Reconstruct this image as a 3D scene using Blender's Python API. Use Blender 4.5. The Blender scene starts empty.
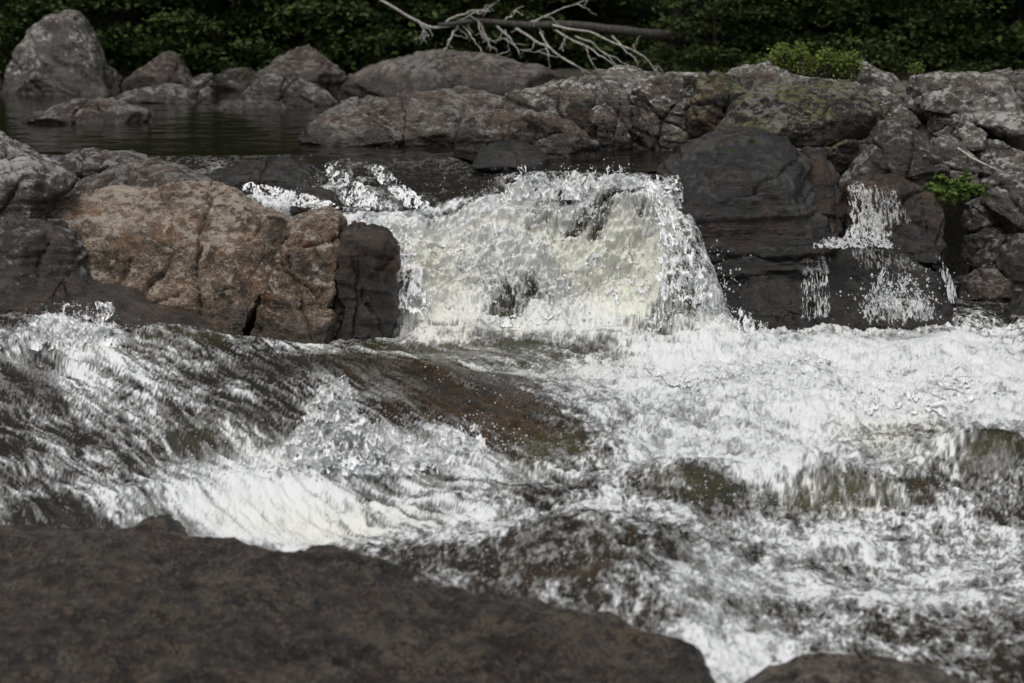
import bpy, bmesh, math
import numpy as np

scene = bpy.context.scene
col = scene.collection
rng = np.random.default_rng(7)
f32 = np.float32

# ------------------------------------------------------------------ camera maths
CZ, FPX, PITCH = 2.7, 1911.0, math.radians(10.06)
cp, sp = math.cos(PITCH), math.sin(PITCH)

def ray(px, py):
    a = (px - 512.0) / FPX; b = (341.5 - py) / FPX
    return np.array([a, cp + b * sp, -sp + b * cp])

def at_y(px, py, Y):
    d = ray(px, py); t = Y / d[1]
    return np.array([0, 0, CZ]) + t * d

def at_z(px, py, Z):
    d = ray(px, py); t = (Z - CZ) / d[2]
    return np.array([0, 0, CZ]) + t * d

def sm(a, b, x):
    t = np.clip((x - a) / (b - a), 0, 1)
    return t * t * (3 - 2 * t)

# ------------------------------------------------------------------ noise
T2 = rng.random((512, 512)).astype(f32) * 2 - 1
T3 = rng.random((64, 64, 64)).astype(f32) * 2 - 1

def vn2(x, y):
    x = np.asarray(x, f32); y = np.asarray(y, f32)
    xi = np.floor(x); yi = np.floor(y)
    fx = x - xi; fy = y - yi
    fx = fx * fx * fx * (fx * (fx * 6 - 15) + 10); fy = fy * fy * fy * (fy * (fy * 6 - 15) + 10)
    i0 = xi.astype(np.int32) & 511; j0 = yi.astype(np.int32) & 511
    i1 = (i0 + 1) & 511; j1 = (j0 + 1) & 511
    a = T2[i0, j0]; b = T2[i1, j0]; c = T2[i0, j1]; d = T2[i1, j1]
    ab = a + (b - a) * fx; cd = c + (d - c) * fx
    return (ab + (cd - ab) * fy) * 1.3

def fbm2(x, y, o=4, rough=.5):
    s = 0; amp = 1; tot = 0
    for k in range(o):
        s = s + amp * vn2(x + 37.7 * k, y + 91.3 * k); tot += amp
        x, y = (x * 1.6 - y * 1.2), (x * 1.2 + y * 1.6)
        amp *= rough
    return s / tot

def rid2(x, y, o=3, rough=.55):
    s = 0; amp = 1; tot = 0
    for k in range(o):
        s = s + amp * (1 - np.abs(vn2(x + 17.7 * k, y + 51.3 * k))); tot += amp
        x, y = (x * 1.6 - y * 1.2), (x * 1.2 + y * 1.6)
        amp *= rough
    return s / tot

def vn3(p):
    pi = np.floor(p); f = (p - pi).astype(f32)
    f = f * f * f * (f * (f * 6 - 15) + 10)
    i0 = pi.astype(np.int32) & 63; i1 = (i0 + 1) & 63
    x0, y0, z0 = i0.T; x1, y1, z1 = i1.T; fx, fy, fz = f.T
    def e(y, z):
        a = T3[x0, y, z]; return a + (T3[x1, y, z] - a) * fx
    a = e(y0, z0); a = a + (e(y1, z0) - a) * fy
    b = e(y0, z1); b = b + (e(y1, z1) - b) * fy
    return (a + (b - a) * fz) * 1.35

ROT = np.array([[.36, .48, -.8], [-.8, .6, 0], [.48, .64, .6]], f32) * 2.03
def fbm3(p, o=4, rough=.5):
    s = 0; amp = 1; tot = 0
    for k in range(o):
        s = s + amp * vn3(p + 13.7 * k); tot += amp
        p = p @ ROT.T; amp *= rough
    return s / tot

def rid3(p, o=3, rough=.5):
    s = 0; amp = 1; tot = 0
    for k in range(o):
        s = s + amp * (1 - np.abs(vn3(p + 7.7 * k)) * 1.6); tot += amp
        p = p @ ROT.T; amp *= rough
    return s / tot

# ------------------------------------------------------------------ mesh helpers
def mesh_np(name, V, F, mat, smooth=True, attrs=None, loc=None, parent=None):
    V = np.asarray(V, f32).copy()
    if loc is not None:
        V -= np.asarray(loc, f32)
    F = np.asarray(F, np.int32)
    me = bpy.data.meshes.new(name)
    me.vertices.add(len(V)); me.vertices.foreach_set('co', V.ravel())
    n, k = F.shape
    me.loops.add(n * k); me.loops.foreach_set('vertex_index', F.ravel())
    me.polygons.add(n)
    me.polygons.foreach_set('loop_start', np.arange(0, n * k, k, dtype=np.int32))
    me.polygons.foreach_set('loop_total', np.full(n, k, np.int32))
    me.polygons.foreach_set('use_smooth', np.full(n, bool(smooth)))
    for an, av in (attrs or {}).items():
        a = me.attributes.new(an, 'FLOAT', 'POINT')
        a.data.foreach_set('value', np.asarray(av, f32).ravel())
    me.update(calc_edges=True); me.validate()
    me.materials.append(mat)
    o = bpy.data.objects.new(name, me); col.objects.link(o)
    if loc is not None: o.location = [float(c) for c in loc]
    if parent is not None: o.parent = parent
    return o

def tag(o, label, cat, group=None, kind=None):
    if label: o['label'] = label
    if cat: o['category'] = cat
    if group: o['group'] = group
    if kind: o['kind'] = kind
    return o

def empty(name, loc):
    o = bpy.data.objects.new(name, None); col.objects.link(o)
    o.location = [float(c) for c in loc]; o.empty_display_size = .1
    return o

def grid_faces(nr, nc):
    i = np.arange(nr * nc, dtype=np.int32).reshape(nr, nc)
    return np.stack([i[:-1, :-1], i[:-1, 1:], i[1:, 1:], i[1:, :-1]], -1).reshape(-1, 4)

def compact(V, F, attrs=None):
    used = np.zeros(len(V), bool); used[F.ravel()] = True
    m = np.cumsum(used) - 1
    at = {k: v[used] for k, v in (attrs or {}).items()}
    return V[used], m[F].astype(np.int32), at

_ico = {}
def ico(l):
    if l not in _ico:
        bm = bmesh.new(); bmesh.ops.create_icosphere(bm, subdivisions=l, radius=1)
        me = bpy.data.meshes.new('tmp'); bm.to_mesh(me); bm.free()
        V = np.empty(len(me.vertices) * 3, f32); me.vertices.foreach_get('co', V)
        F = np.empty(len(me.loops), np.int32); me.loops.foreach_get('vertex_index', F)
        bpy.data.meshes.remove(me)
        V = V.reshape(-1, 3); V /= np.linalg.norm(V, axis=1, keepdims=True)
        _ico[l] = (V, F.reshape(-1, 3))
    return _ico[l]

def normals(V, F):
    n = np.cross(V[F[:, 1]] - V[F[:, 0]], V[F[:, 2]] - V[F[:, 0]])
    N = np.stack([np.bincount(F.ravel(), np.repeat(n[:, k], 3), len(V)) for k in range(3)], 1)
    return (N / (np.linalg.norm(N, axis=1, keepdims=True) + 1e-9)).astype(f32)

# ------------------------------------------------------------------ node helpers
class NT:
    def __init__(s, name):
        s.m = bpy.data.materials.new(name); s.m.use_nodes = True
        s.t = s.m.node_tree; s.t.nodes.clear()
        s.out = s.n('ShaderNodeOutputMaterial')
    def n(s, typ, **kw):
        x = s.t.nodes.new(typ)
        for k, v in kw.items(): setattr(x, k, v)
        return x
    def l(s, a, b): s.t.links.new(a, b)
    def inp(s, sock, v):
        if isinstance(v, bpy.types.NodeSocket): s.l(v, sock)
        else: sock.default_value = v
    def math(s, op, a, b=0.0, c=None, clamp=False):
        x = s.n('ShaderNodeMath', operation=op, use_clamp=clamp)
        s.inp(x.inputs[0], a); s.inp(x.inputs[1], b)
        if c is not None: s.inp(x.inputs[2], c)
        return x.outputs[0]
    def mr(s, v, a, b, c=0.0, d=1.0, smooth=True):
        x = s.n('ShaderNodeMapRange', interpolation_type='SMOOTHSTEP' if smooth else 'LINEAR')
        for k, q in enumerate((v, a, b, c, d)): s.inp(x.inputs[k], q)
        return x.outputs[0]
    def mix(s, f, a, b, blend='MIX'):
        x = s.n('ShaderNodeMix', data_type='RGBA', blend_type=blend)
        s.inp(x.inputs[0], f); s.inp(x.inputs[6], a); s.inp(x.inputs[7], b)
        return x.outputs[2]
    def noise(s, vec, scale, detail=3, rough=.55, dist=0.0):
        x = s.n('ShaderNodeTexNoise'); s.l(vec, x.inputs['Vector'])
        x.inputs['Scale'].default_value = scale; x.inputs['Detail'].default_value = detail
        x.inputs['Roughness'].default_value = rough; x.inputs['Distortion'].default_value = dist
        return x.outputs[0]
    def mapping(s, vec, scale=(1, 1, 1), rot=(0, 0, 0), loc=(0, 0, 0)):
        x = s.n('ShaderNodeMapping'); s.l(vec, x.inputs[0])
        x.inputs[1].default_value = loc; x.inputs[2].default_value = rot; x.inputs[3].default_value = scale
        return x.outputs[0]
    def attr(s, name):
        x = s.n('ShaderNodeAttribute', attribute_name=name); return x.outputs['Fac']

def c4(c): return (c[0], c[1], c[2], 1.0)

def rock_mat(name, dark, mid, light, spec=.3, medw=.30, bdist=.045, lichen=.0, moss=.0, iron=.0, bed=(0, .35, 0), bedk=3.0, rough=.75, lich_c=(.42, .42, .40), moss_c=(.075, .082, .028), speck=.75):
    s = NT(name)
    tc = s.n('ShaderNodeTexCoord').outputs['Object']
    big = s.noise(tc, 1.7, 4, .55, .3)
    band = s.noise(s.mapping(tc, (1.2, 1.2, bedk * 2.2), bed), 2.4, 4, .6, .5)
    med = s.noise(tc, 11, 6, .7)
    fine = s.noise(tc, 75, 4, .7)
    v = s.math('ADD', s.math('MULTIPLY', big, .42), s.math('MULTIPLY', band, .28))
    v = s.math('ADD', v, s.math('MULTIPLY_ADD', s.math('SUBTRACT', med, .5), medw, .15))
    v = s.math('ADD', v, s.math('MULTIPLY', s.math('SUBTRACT', fine, .5), speck))
    c = s.mix(s.mr(v, .38, .50), c4(dark), c4(mid))
    c = s.mix(s.mr(v, .51, .63), c, c4(light))
    c = s.mix(s.mr(fine, .36, .24), c, c4([q * .5 for q in dark]))
    if iron:
        ir = s.noise(s.mapping(tc, (1, 1, 1.8), (0, .2, 0), (4, 2, 7)), 2.3, 5, .6, .6)
        c = s.mix(s.math('MULTIPLY', s.mr(ir, .46, .66), iron), c, c4((.21, .095, .042)))
    geo = s.n('ShaderNodeNewGeometry')
    sep = s.n('ShaderNodeSeparateXYZ'); s.l(geo.outputs['Normal'], sep.inputs[0]); nz = sep.outputs[2]
    # dark crust of old growth: patches with a shape of their own
    bl = s.noise(s.mapping(tc, (1.6, 1.6, .7), (0, 0, 0), (9, 1, 3)), 3.2, 6, .68, .4)
    c = s.mix(s.math('MULTIPLY', s.mr(bl, .53, .62), .62), c, c4([q * .45 for q in dark]))
    if lichen:
        li = s.noise(s.mapping(tc, (1, 1, 1), (0, 0, 0), (2, 8, 5)), 11, 7, .74, .2)
        li = s.math('ADD', li, s.math('MULTIPLY', s.math('SUBTRACT', s.noise(s.mapping(tc, loc=(3, 3, 3)), 1.8, 3), .5), .4))
        li = s.math('ADD', li, s.math('MULTIPLY', s.math('SUBTRACT', nz, .35), .16))
        c = s.mix(s.math('MULTIPLY', s.mr(li, .54, .66), lichen), c, c4(lich_c))
    if moss:
        mo = s.noise(s.mapping(tc, (1, 1, 1), (0, 0, 0), (6, 3, 1)), 13, 7, .78, .2)
        mo = s.math('ADD', mo, s.math('MULTIPLY', s.math('SUBTRACT', s.noise(tc, 2.6, 3), .5), .35))
        mo = s.math('ADD', mo, s.math('MULTIPLY', s.math('SUBTRACT', nz, .3), .12))
        mc = s.mix(fine, c4(moss_c), c4([q * 2.3 for q in moss_c]))
        c = s.mix(s.math('MULTIPLY', s.mr(mo, .55, .63), moss), c, mc)
    wet = s.attr('wet')
    c = s.mix(wet, c, s.mix(1.0, c, c4((.36, .34, .31)), 'MULTIPLY'))
    b = s.n('ShaderNodeBsdfPrincipled')
    s.l(c, b.inputs['Base Color'])
    s.inp(b.inputs['Roughness'], s.math('MULTIPLY_ADD', wet, -(rough - .20), rough))
    s.inp(b.inputs['Specular IOR Level'], s.math('MULTIPLY_ADD', wet, .25, spec))
    h = s.math('ADD', s.math('MULTIPLY', med, 1.0), s.math('MULTIPLY', fine, .35))
    h = s.math('ADD', h, s.math('MULTIPLY', band, .8))
    bp = s.n('ShaderNodeBump'); bp.inputs['Strength'].default_value = .9; bp.inputs['Distance'].default_value = bdist
    s.l(h, bp.inputs['Height']); s.l(bp.outputs[0], b.inputs['Normal'])
    s.l(b.outputs[0], s.out.inputs[0])
    return s.m

M = {}
M['grey'] = rock_mat('grey_granite', (.026, .0235, .021), (.075, .068, .06), (.20, .188, .172), lichen=.6, iron=.07)
M['pale'] = rock_mat('pale_granite', (.025, .0225, .02), (.10, .091, .081), (.26, .238, .212), lichen=.7, moss=.12, iron=.1, bed=(0, .6, 0))
M['tan'] = rock_mat('tan_granite', (.022, .0185, .0155), (.058, .047, .038), (.145, .125, .105), lichen=.3, iron=.10)
M['brown'] = rock_mat('brown_gneiss', (.032, .025, .019), (.112, .083, .06), (.30, .24, .185), lichen=.7, iron=.34, bed=(0, .12, 0), bedk=2.2, lich_c=(.36, .31, .26))
M['dark'] = rock_mat('dark_gneiss', (.0045, .0041, .004), (.010, .0092, .0087), (.026, .0235, .022), lichen=.1, iron=.10, bed=(0, -.3, 0), bedk=4, rough=.4, spec=.45)
M['shade'] = rock_mat('shaded_dark_granite', (.018, .0165, .015), (.04, .0365, .033), (.09, .083, .075), lichen=.4, iron=.10)  # darker grey granite; tree shade on far rocks put into its colour
M['mossy'] = rock_mat('lichen_covered_granite', (.008, .0074, .0068), (.019, .0175, .0155), (.05, .046, .04), lichen=.25, moss=.55, iron=.15)
M['ledge'] = rock_mat('fractured_ledge_granite', (.022, .02, .018), (.085, .077, .068), (.23, .212, .19), lichen=.8, moss=.14, iron=.12, bed=(0, .5, 0))
M['wetbrown'] = rock_mat('wet_brown_rock', (.012, .0105, .009), (.031, .026, .0215), (.08, .06, .046), lichen=.08, iron=.16, bed=(0, .3, 0), bedk=2.5, rough=.4)
M['fore'] = rock_mat('wet_foreground_rock', (.011, .0096, .0082), (.036, .0295, .024), (.25, .195, .145), lichen=.12, iron=.15, bed=(0, .1, 0), bedk=1.2, rough=.55, speck=1.6, spec=.4, medw=1.0, bdist=.09)

# ------------------------------------------------------------------ water height
def gauss(dx, dy): return np.exp(-.5 * (dx * dx + dy * dy))

def lipw(x): return .12 * np.sin(x * 2.3 + 1) + .08 * np.sin(x * 5.1) + .05 * np.sin(x * 11.7 + 2) - .32 * sm(.95, 1.5, x)

def Zmac(x, y):
    wL = sm(.30, -.75, x)
    y = y - lipw(x)
    wR = 1 - sm(1.5, 1.95, x)
    ztop = 1.2 - wL * .36 * np.clip((19.1 - y) / 2.05, 0, 1) ** 1.25
    f = np.clip((y - 15.5) / (17.15 - 15.5), 0, 1)
    S = .6 * f + .4 * f * f * (3 - 2 * f) + .13 * np.sin(f * math.pi) + .06 * np.sin(f * 9 + x * 2.2) * np.sin(f * math.pi) + .05 * np.sin(x * 6 + 2 * f) * np.sin(f * math.pi)
    z = ztop * S * wR
    y = y + lipw(x)
    z = z + .46 * gauss((x + 2.5) / 1.75, (y - 12.9) / .95) * sm(16, 14.8, y)
    z = z + .22 * gauss((x + 3.7) / .8, (y - 14.0) / .45) * sm(16, 15, y)
    z = z - .22 * sm(11.3, 9.7, y + .25 * np.sin(x * 1.7))
    z = z + .17 * gauss((x - 1.86) / .30, (y - 10.75) / .16)
    z = z + .13 * gauss((x - .93) / .30, (y - 10.75) / .16)
    z = z + .15 * gauss((x - 2.85) / .25, (y - 11.2) / .18)
    z = z + .20 * gauss((x - .15) / .75, (y - 9.55) / .5)
    z = z + .25 * gauss((x - .40) / .45, (y - 8.9) / .6)
    z = z + .10 * gauss((x - .1) / .8, (y - 15.3) / .22) * sm(-1.6, -1.0, x)
    z = z + .10 * gauss((x + .1) / .35, (y - 16.65) / .25)
    return z

_ts = np.linspace(5, 24, 5000)
def at_surf(px, py):
    d = ray(px, py); t = _ts / d[1]
    P = np.array([0, 0, CZ])[None] + t[:, None] * d[None]
    b = P[:, 2] < Zmac(P[:, 0], P[:, 1])
    i = int(np.argmax(b)) if b.any() else len(_ts) - 1
    return P[i]

class Paint:
    """world-anchored soft ellipses, placed where the photograph shows them"""
    def __init__(s): s.ops = []
    def e(s, px, py, rx, ry, val, a=1.0, ang=0.0, hard=1.0):
        c = at_surf(px, py)[:2]
        ca, sa = math.cos(math.radians(ang)), math.sin(math.radians(ang))
        e1 = at_surf(px + rx * ca, py + rx * sa)[:2] - c
        e2 = at_surf(px - ry * sa, py + ry * ca)[:2] - c
        A = np.stack([e1, e2], 1)
        if abs(np.linalg.det(A)) < 1e-6: A = A + np.eye(2) * .05
        s.ops.append((c, np.linalg.inv(A), val, a, hard)); return s
    def line(s, p0, p1, w, val, a=1.0, hard=1.0):
        dx, dy = p1[0] - p0[0], p1[1] - p0[1]; L = math.hypot(dx, dy)
        s.e((p0[0] + p1[0]) / 2, (p0[1] + p1[1]) / 2, L / 2, w, val, a, math.degrees(math.atan2(dy, dx)), hard); return s
    def eval(s, x, y, base):
        F = np.full(x.shape, base, f32)
        for c, A, val, a, hard in s.ops:
            u = A[0, 0] * (x - c[0]) + A[0, 1] * (y - c[1]); v = A[1, 0] * (x - c[0]) + A[1, 1] * (y - c[1])
            g = a * np.exp(-np.power(u * u + v * v, 1.0 + hard * .5) * .7)
            F += (val - F) * g.astype(f32)
        return F

foam = Paint(); turb = Paint(); tint = Paint(); bedp = Paint()
# the basin below the fall
foam.e(720, 385, 420, 75, .93).e(880, 370, 250, 60, .95).e(620, 440, 170, 60, .86).e(760, 430, 120, 50, .9)
foam.e(560, 328, 220, 16, .95)
foam.line((370, 347), (600, 352), 6, .42).line((430, 357), (560, 358), 4, .36)
foam.e(400, 336, 70, 6, .9)
foam.e(300, 156, 260, 7, .0)
# fall
foam.e(480, 260, 110, 62, .86).e(600, 270, 100, 60, .92).e(560, 215, 80, 40, .82).e(672, 275, 34, 55, .52)
foam.e(445, 215, 70, 8, .85).e(390, 225, 45, 15, .9).e(420, 290, 30, 45, .72)
foam.e(520, 282, 34, 24, .58).e(505, 295, 22, 12, .5).e(560, 190, 34, 16, .42).e(620, 195, 24, 12, .5).e(600, 215, 10, 8, .3)
# slide and channel
foam.e(430, 176, 66, 26, .0).e(270, 175, 90, 18, .12).e(300, 207, 50, 9, .85, ang=15).e(350, 190, 26, 22, .62).e(375, 185, 14, 18, .5, ang=50)
foam.line((240, 190), (340, 215), 7, .85).e(500, 172, 18, 8, .4)
foam.e(225, 168, 12, 5, .6)
# left sheet
foam.e(250, 400, 260, 60, .44).e(180, 345, 190, 22, .40)
foam.e(75, 335, 45, 32, .88).e(40, 395, 26, 40, .6, ang=110).e(90, 420, 60, 20, .58).e(60, 470, 110, 38, .56).e(30, 370, 30, 30, .1)
foam.e(150, 475, 60, 22, .2, .6)
foam.line((160, 345), (330, 440), 7, .72).line((230, 350), (330, 420), 5, .62).line((90, 350), (190, 370), 8, .55).line((120, 380), (240, 420), 7, .5)
foam.e(300, 365, 80, 12, .1).e(270, 415, 60, 10, .12)
foam.e(455, 398, 125, 38, .0, ang=20).e(395, 368, 85, 18, .05, ang=14).e(510, 430, 60, 20, .03, ang=18)
foam.line((340, 346), (520, 378), 4, .4).line((430, 368), (480, 388), 3, .4)
# hydraulic in front of the sheet
foam.e(330, 490, 170, 42, .96).e(380, 440, 90, 24, .92).e(470, 465, 70, 22, .8).e(250, 520, 110, 22, .93).e(430, 520, 120, 24, .66)
foam.e(270, 470, 40, 12, .4, .5).e(400, 500, 60, 10, .55, .6)
# film over the rounded rock
foam.e(550, 550, 120, 50, .16).e(650, 605, 60, 36, .22).e(480, 560, 60, 20, .36).e(620, 520, 70, 18, .5).e(570, 500, 110, 10, .55)
# small ledge with green rock below thin water
foam.e(690, 490, 55, 16, .2).e(845, 487, 58, 20, .1).e(990, 460, 36, 22, .15).e(960, 500, 70, 14, .28)
foam.e(900, 430, 60, 18, .72).e(740, 470, 40, 14, .8)
foam.e(760, 520, 160, 18, .78).e(900, 520, 120, 10, .5)
# lower right race
foam.e(850, 590, 210, 70, .80).e(720, 580, 50, 60, .82).e(740, 650, 70, 40, .84).e(960, 540, 80, 16, .6).e(950, 650, 100, 36, .58).e(850, 560, 100, 14, .68)
foam.e(880, 620, 120, 14, .55)

turb.e(560, 270, 190, 80, 1.0).e(720, 385, 420, 70, .75).e(560, 195, 90, 25, .9)
turb.e(430, 178, 62, 26, .22).e(270, 178, 100, 22, .35)
turb.e(250, 400, 300, 60, .27).e(450, 398, 130, 42, .13).e(75, 335, 60, 35, .9)
turb.e(340, 485, 190, 50, .85).e(560, 560, 140, 60, .26).e(850, 590, 260, 90, .45).e(845, 487, 60, 22, .4)
turb.e(480, 352, 130, 10, .3)

tint.e(430, 262, 40, 55, .8).e(640, 285, 70, 40, .95, ang=30).e(590, 255, 60, 34, .85).e(480, 215, 60, 10, .5).e(460, 348, 120, 12, .6)
tint.e(900, 432, 50, 18, .75).e(845, 487, 60, 20, .9).e(690, 490, 40, 14, .5).e(550, 445, 36, 14, .6).e(330, 520, 90, 14, .5).e(990, 455, 36, 20, .6)
tint.e(180, 335, 60, 12, .5).e(220, 430, 60, 15, .3)

bedp.e(460, 400, 130, 42, 1.0, ang=20).e(400, 370, 100, 18, .55, ang=18).e(560, 545, 130, 60, .55).e(660, 600, 60, 40, .5).e(960, 650, 130, 60, .45)
bedp.e(850, 610, 120, 40, .35).e(80, 330, 70, 20, .5).e(990, 455, 40, 22, .5).e(430, 178, 70, 26, .12).e(270, 178, 110, 24, .22).e(950, 500, 60, 20, .5)

HOLES = []
for _px, _py, _rx, _ry, _dv in ((518, 284, .20, .10, .42), (500, 300, .12, .07, .32), (560, 190, .20, .07, .6), (625, 194, .14, .06, .5), (595, 200, .14, .05, .4), (600, 216, .07, .05, .45), (575, 222, .06, .04, .35), (640, 212, .06, .05, .4), (540, 205, .10, .05, .25), (690, 262, .10, .12, .35), (405, 290, .05, .12, .35)):
    _w = at_surf(_px, _py); HOLES.append((_w[0], _w[1], _rx, _ry, _dv))

def water_fields(x, y):
    """noise displaced surface + foam mask for plan positions"""
    z0 = Zmac(x, y).astype(f32)
    s = (y + 1.15 * z0).astype(f32)
    F = foam.eval(x, y, .36); A = turb.eval(x, y, .5); Tn = tint.eval(x, y, 0.0); B = bedp.eval(x, y, .1)
    fm = sm(15.45, 15.75, y) * sm(17.12, 16.85, y - lipw(x)) * sm(-1.75, -1.45, x) * sm(1.55, 1.2, x)
    Ff = np.full(x.shape, 1.05, f32)
    for hx, hy, rx, ry, dv in HOLES:
        Ff = Ff - dv * gauss((x - hx) / rx, (y - hy) / ry).astype(f32)
    F = (F * (1 - fm) + np.maximum(Ff, .2) * fm).astype(f32)
    ch = np.exp(-((y - lipw(x) - 17.12 - .1 * (x + 1.2)) / .17) ** 2) * sm(-2.6, -2.0, x) * sm(-.1, -.5, x)
    F = np.maximum(F, .95 * ch).astype(f32)
    A = np.maximum(A, .8 * fm)
    wx = .035 * fbm2(x * 3.1 + 5, s * 3.1, 2); wy = .035 * fbm2(x * 3.1 + 50, s * 3.1 + 9, 2)
    qx, qy = x + wx, s + wy
    left = (sm(.9, -.7, x) * sm(9.5, 10.6, y) * sm(15.4, 14.4, y)).astype(f32)
    ca, sa = math.cos(-.97), math.sin(-.97)
    soft = .25 + .75 * sm(-.35, .45, fbm2(x * 1.1 + 70, s * .8 + 3, 2) + .25 * (1 - F))
    fallz = sm(15.4, 15.8, y) * sm(17.4, 17.1, y)
    kk = 1.2
    h = 0; N = 0
    # two flow frames (across, along): the sheet on the left runs down to the right, the rest runs to the viewer
    for wgt, ax, al in ((1 - left, qx, qy), (left, (qy * ca - qx * sa) * 1.25, (qx * ca + qy * sa) * .38)):
        n1 = fbm2(ax * 1.9, al * 1.3, 3)
        n2 = rid2(ax * 5.5 + 3, al * 3.6, 3)
        n3 = rid2(ax * 15 + 7, al * 10, 3)
        n4 = rid2(ax * 42 + 1, al * 34, 2)
        n5 = rid2(ax * 30 + 3, al * 9, 4, .7)
        h = h + wgt * A * ((.085 + .06 * fallz) * n1 + (.075 + .05 * fallz) * (n2 - .6) + (.040 - .012 * fallz) * (n3 - .6) + .045 * fallz * (n5 - .6) + .020 * (n4 - .6) * np.clip(F * 1.4, .1, 1) * np.maximum(soft, fallz))
        m1 = fbm2(ax * 3.4 + 11, al * 1.5, 4, .62); m2 = rid2(ax * 9 * kk + 2, al * 4.2 * kk, 4, .7)
        m3 = rid2(ax * 27 * kk, al * 16 * kk, 3, .7); m4 = rid2(ax * 70 + 5, al * 44, 2, .7)
        N = N + wgt * (.5 + .36 * m1 + 1.0 * (m2 - .62) + .85 * (m3 - .6) + .6 * (m4 - .6) + .5 * (n2 - .6) + .9 * fallz * (n5 - .6))
    N = (N - .5) * (1 + .35 * 4 * left * (1 - left)) + .5
    h = h + A * .10 * fbm2(x * .95 + 40, s * 1.25 + 8, 2) * sm(15.6, 15.2, y)
    N = N + .22 * fbm2(x * .9 + 13, s * 1.2 + 31, 2)
    w = .30 + .8 * (1 - np.abs(2 * F - 1))
    mask = F + (N - .5) * w
    return z0, h, mask, Tn, B, F, A

def water_mat():
    s = NT('river_water')
    tc = s.n('ShaderNodeTexCoord').outputs['Object']
    f0 = s.attr('foam'); tn = s.attr('tint'); bd = s.attr('bed')
    fine = s.noise(tc, 95, 4, .7); fin2 = s.noise(tc, 260, 2, .6)
    v = s.math('ADD', f0, s.math('MULTIPLY', s.math('SUBTRACT', fine, .5), .55))
    fac = s.mr(v, .16, .80)
    # water
    bn = s.noise(s.mapping(tc, (1, 1, 1), (0, 0, .5)), 9, 5, .65)
    wc = s.mix(bd, c4((.013, .012, .009)), s.mix(s.mr(bn, .35, .65), c4((.012, .0085, .0055)), c4((.062, .036, .018))))
    wc = s.mix(s.math('MULTIPLY', tn, .75), wc, s.mix(bn, c4((.02, .02, .008)), c4((.12, .12, .045))))
    wc = s.mix(s.mr(v, -.12, .40), wc, c4((.14, .14, .132)))  # grey of bubbly water, also a sky sheen put into the colour
    w = s.n('ShaderNodeBsdfPrincipled'); s.l(wc, w.inputs['Base Color'])
    s.inp(w.inputs['Roughness'], s.mr(v, -.25, .35, .07, .5)); w.inputs['IOR'].default_value = 1.333
    w.inputs['Specular IOR Level'].default_value = .5
    b1 = s.n('ShaderNodeBump'); b1.inputs['Strength'].default_value = .85; b1.inputs['Distance'].default_value = .018
    s.l(s.math('ADD', s.noise(tc, 28, 3, .6), s.math('MULTIPLY', fine, .4)), b1.inputs['Height']); s.l(b1.outputs[0], w.inputs['Normal'])
    # foam
    fc = s.mix(s.math('MULTIPLY', tn, .6), s.mix(s.mr(v, .36, .90), c4((.30, .31, .315)), c4((.70, .705, .71))), s.mix(s.mr(v, .36, .90), c4((.33, .33, .22)), c4((.66, .66, .46))))
    fc = s.mix(s.mr(fin2, .3, .7, .0, .30), fc, c4((.55, .57, .57)))
    fo = s.n('ShaderNodeBsdfPrincipled'); s.l(fc, fo.inputs['Base Color'])
    fo.inputs['Roughness'].default_value = .55; fo.inputs['Specular IOR Level'].default_value = .2
    b2 = s.n('ShaderNodeBump'); b2.inputs['Strength'].default_value = .5; b2.inputs['Distance'].default_value = .015
    s.l(s.math('ADD', fine, s.math('MULTIPLY', fin2, .4)), b2.inputs['Height']); s.l(b2.outputs[0], fo.inputs['Normal'])
    mx = s.n('ShaderNodeMixShader'); s.l(fac, mx.inputs[0]); s.l(w.outputs[0], mx.inputs[1]); s.l(fo.outputs[0], mx.inputs[2])
    s.l(mx.outputs[0], s.out.inputs[0])
    return s.m
M['water'] = water_mat()

def foam_mat():
    s = NT('white_foam')
    tc = s.n('ShaderNodeTexCoord').outputs['Object']
    n = s.noise(tc, 140, 3, .6)
    c = s.mix(s.mr(n, .3, .7), c4((.50, .52, .53)), c4((.82, .825, .83)))
    p = s.n('ShaderNodeBsdfPrincipled'); s.l(c, p.inputs['Base Color'])
    p.inputs['Roughness'].default_value = .5; p.inputs['Specular IOR Level'].default_value = .2
    tr = s.n('ShaderNodeBsdfTranslucent'); s.l(c, tr.inputs[0])
    mx = s.n('ShaderNodeMixShader'); mx.inputs[0].default_value = .3
    s.l(p.outputs[0], mx.inputs[1]); s.l(tr.outputs[0], mx.inputs[2])
    s.l(mx.outputs[0], s.out.inputs[0]); return s.m
M['foam'] = foam_mat()
def lace_mat():
    s = NT('torn_water')
    tc = s.n('ShaderNodeTexCoord').outputs['Object']
    n = s.noise(tc, 120, 3, .65)
    op = s.math('ADD', s.attr('op'), s.math('MULTIPLY', s.math('SUBTRACT', n, .5), .9))
    al = s.mr(op, .15, .85)
    c = s.mix(s.mr(op, .2, 1.0), c4((.40, .41, .42)), c4((.72, .725, .73)))
    p = s.n('ShaderNodeBsdfPrincipled'); s.l(c, p.inputs['Base Color'])
    p.inputs['Roughness'].default_value = .35; p.inputs['Specular IOR Level'].default_value = .3
    tr = s.n('ShaderNodeBsdfTransparent'); tr.inputs[0].default_value = (.93, .93, .90, 1)
    mx = s.n('ShaderNodeMixShader'); s.l(al, mx.inputs[0])
    s.l(tr.outputs[0], mx.inputs[1]); s.l(p.outputs[0], mx.inputs[2])
    s.l(mx.outputs[0], s.out.inputs[0]); return s.m
M['lace'] = lace_mat()

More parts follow.
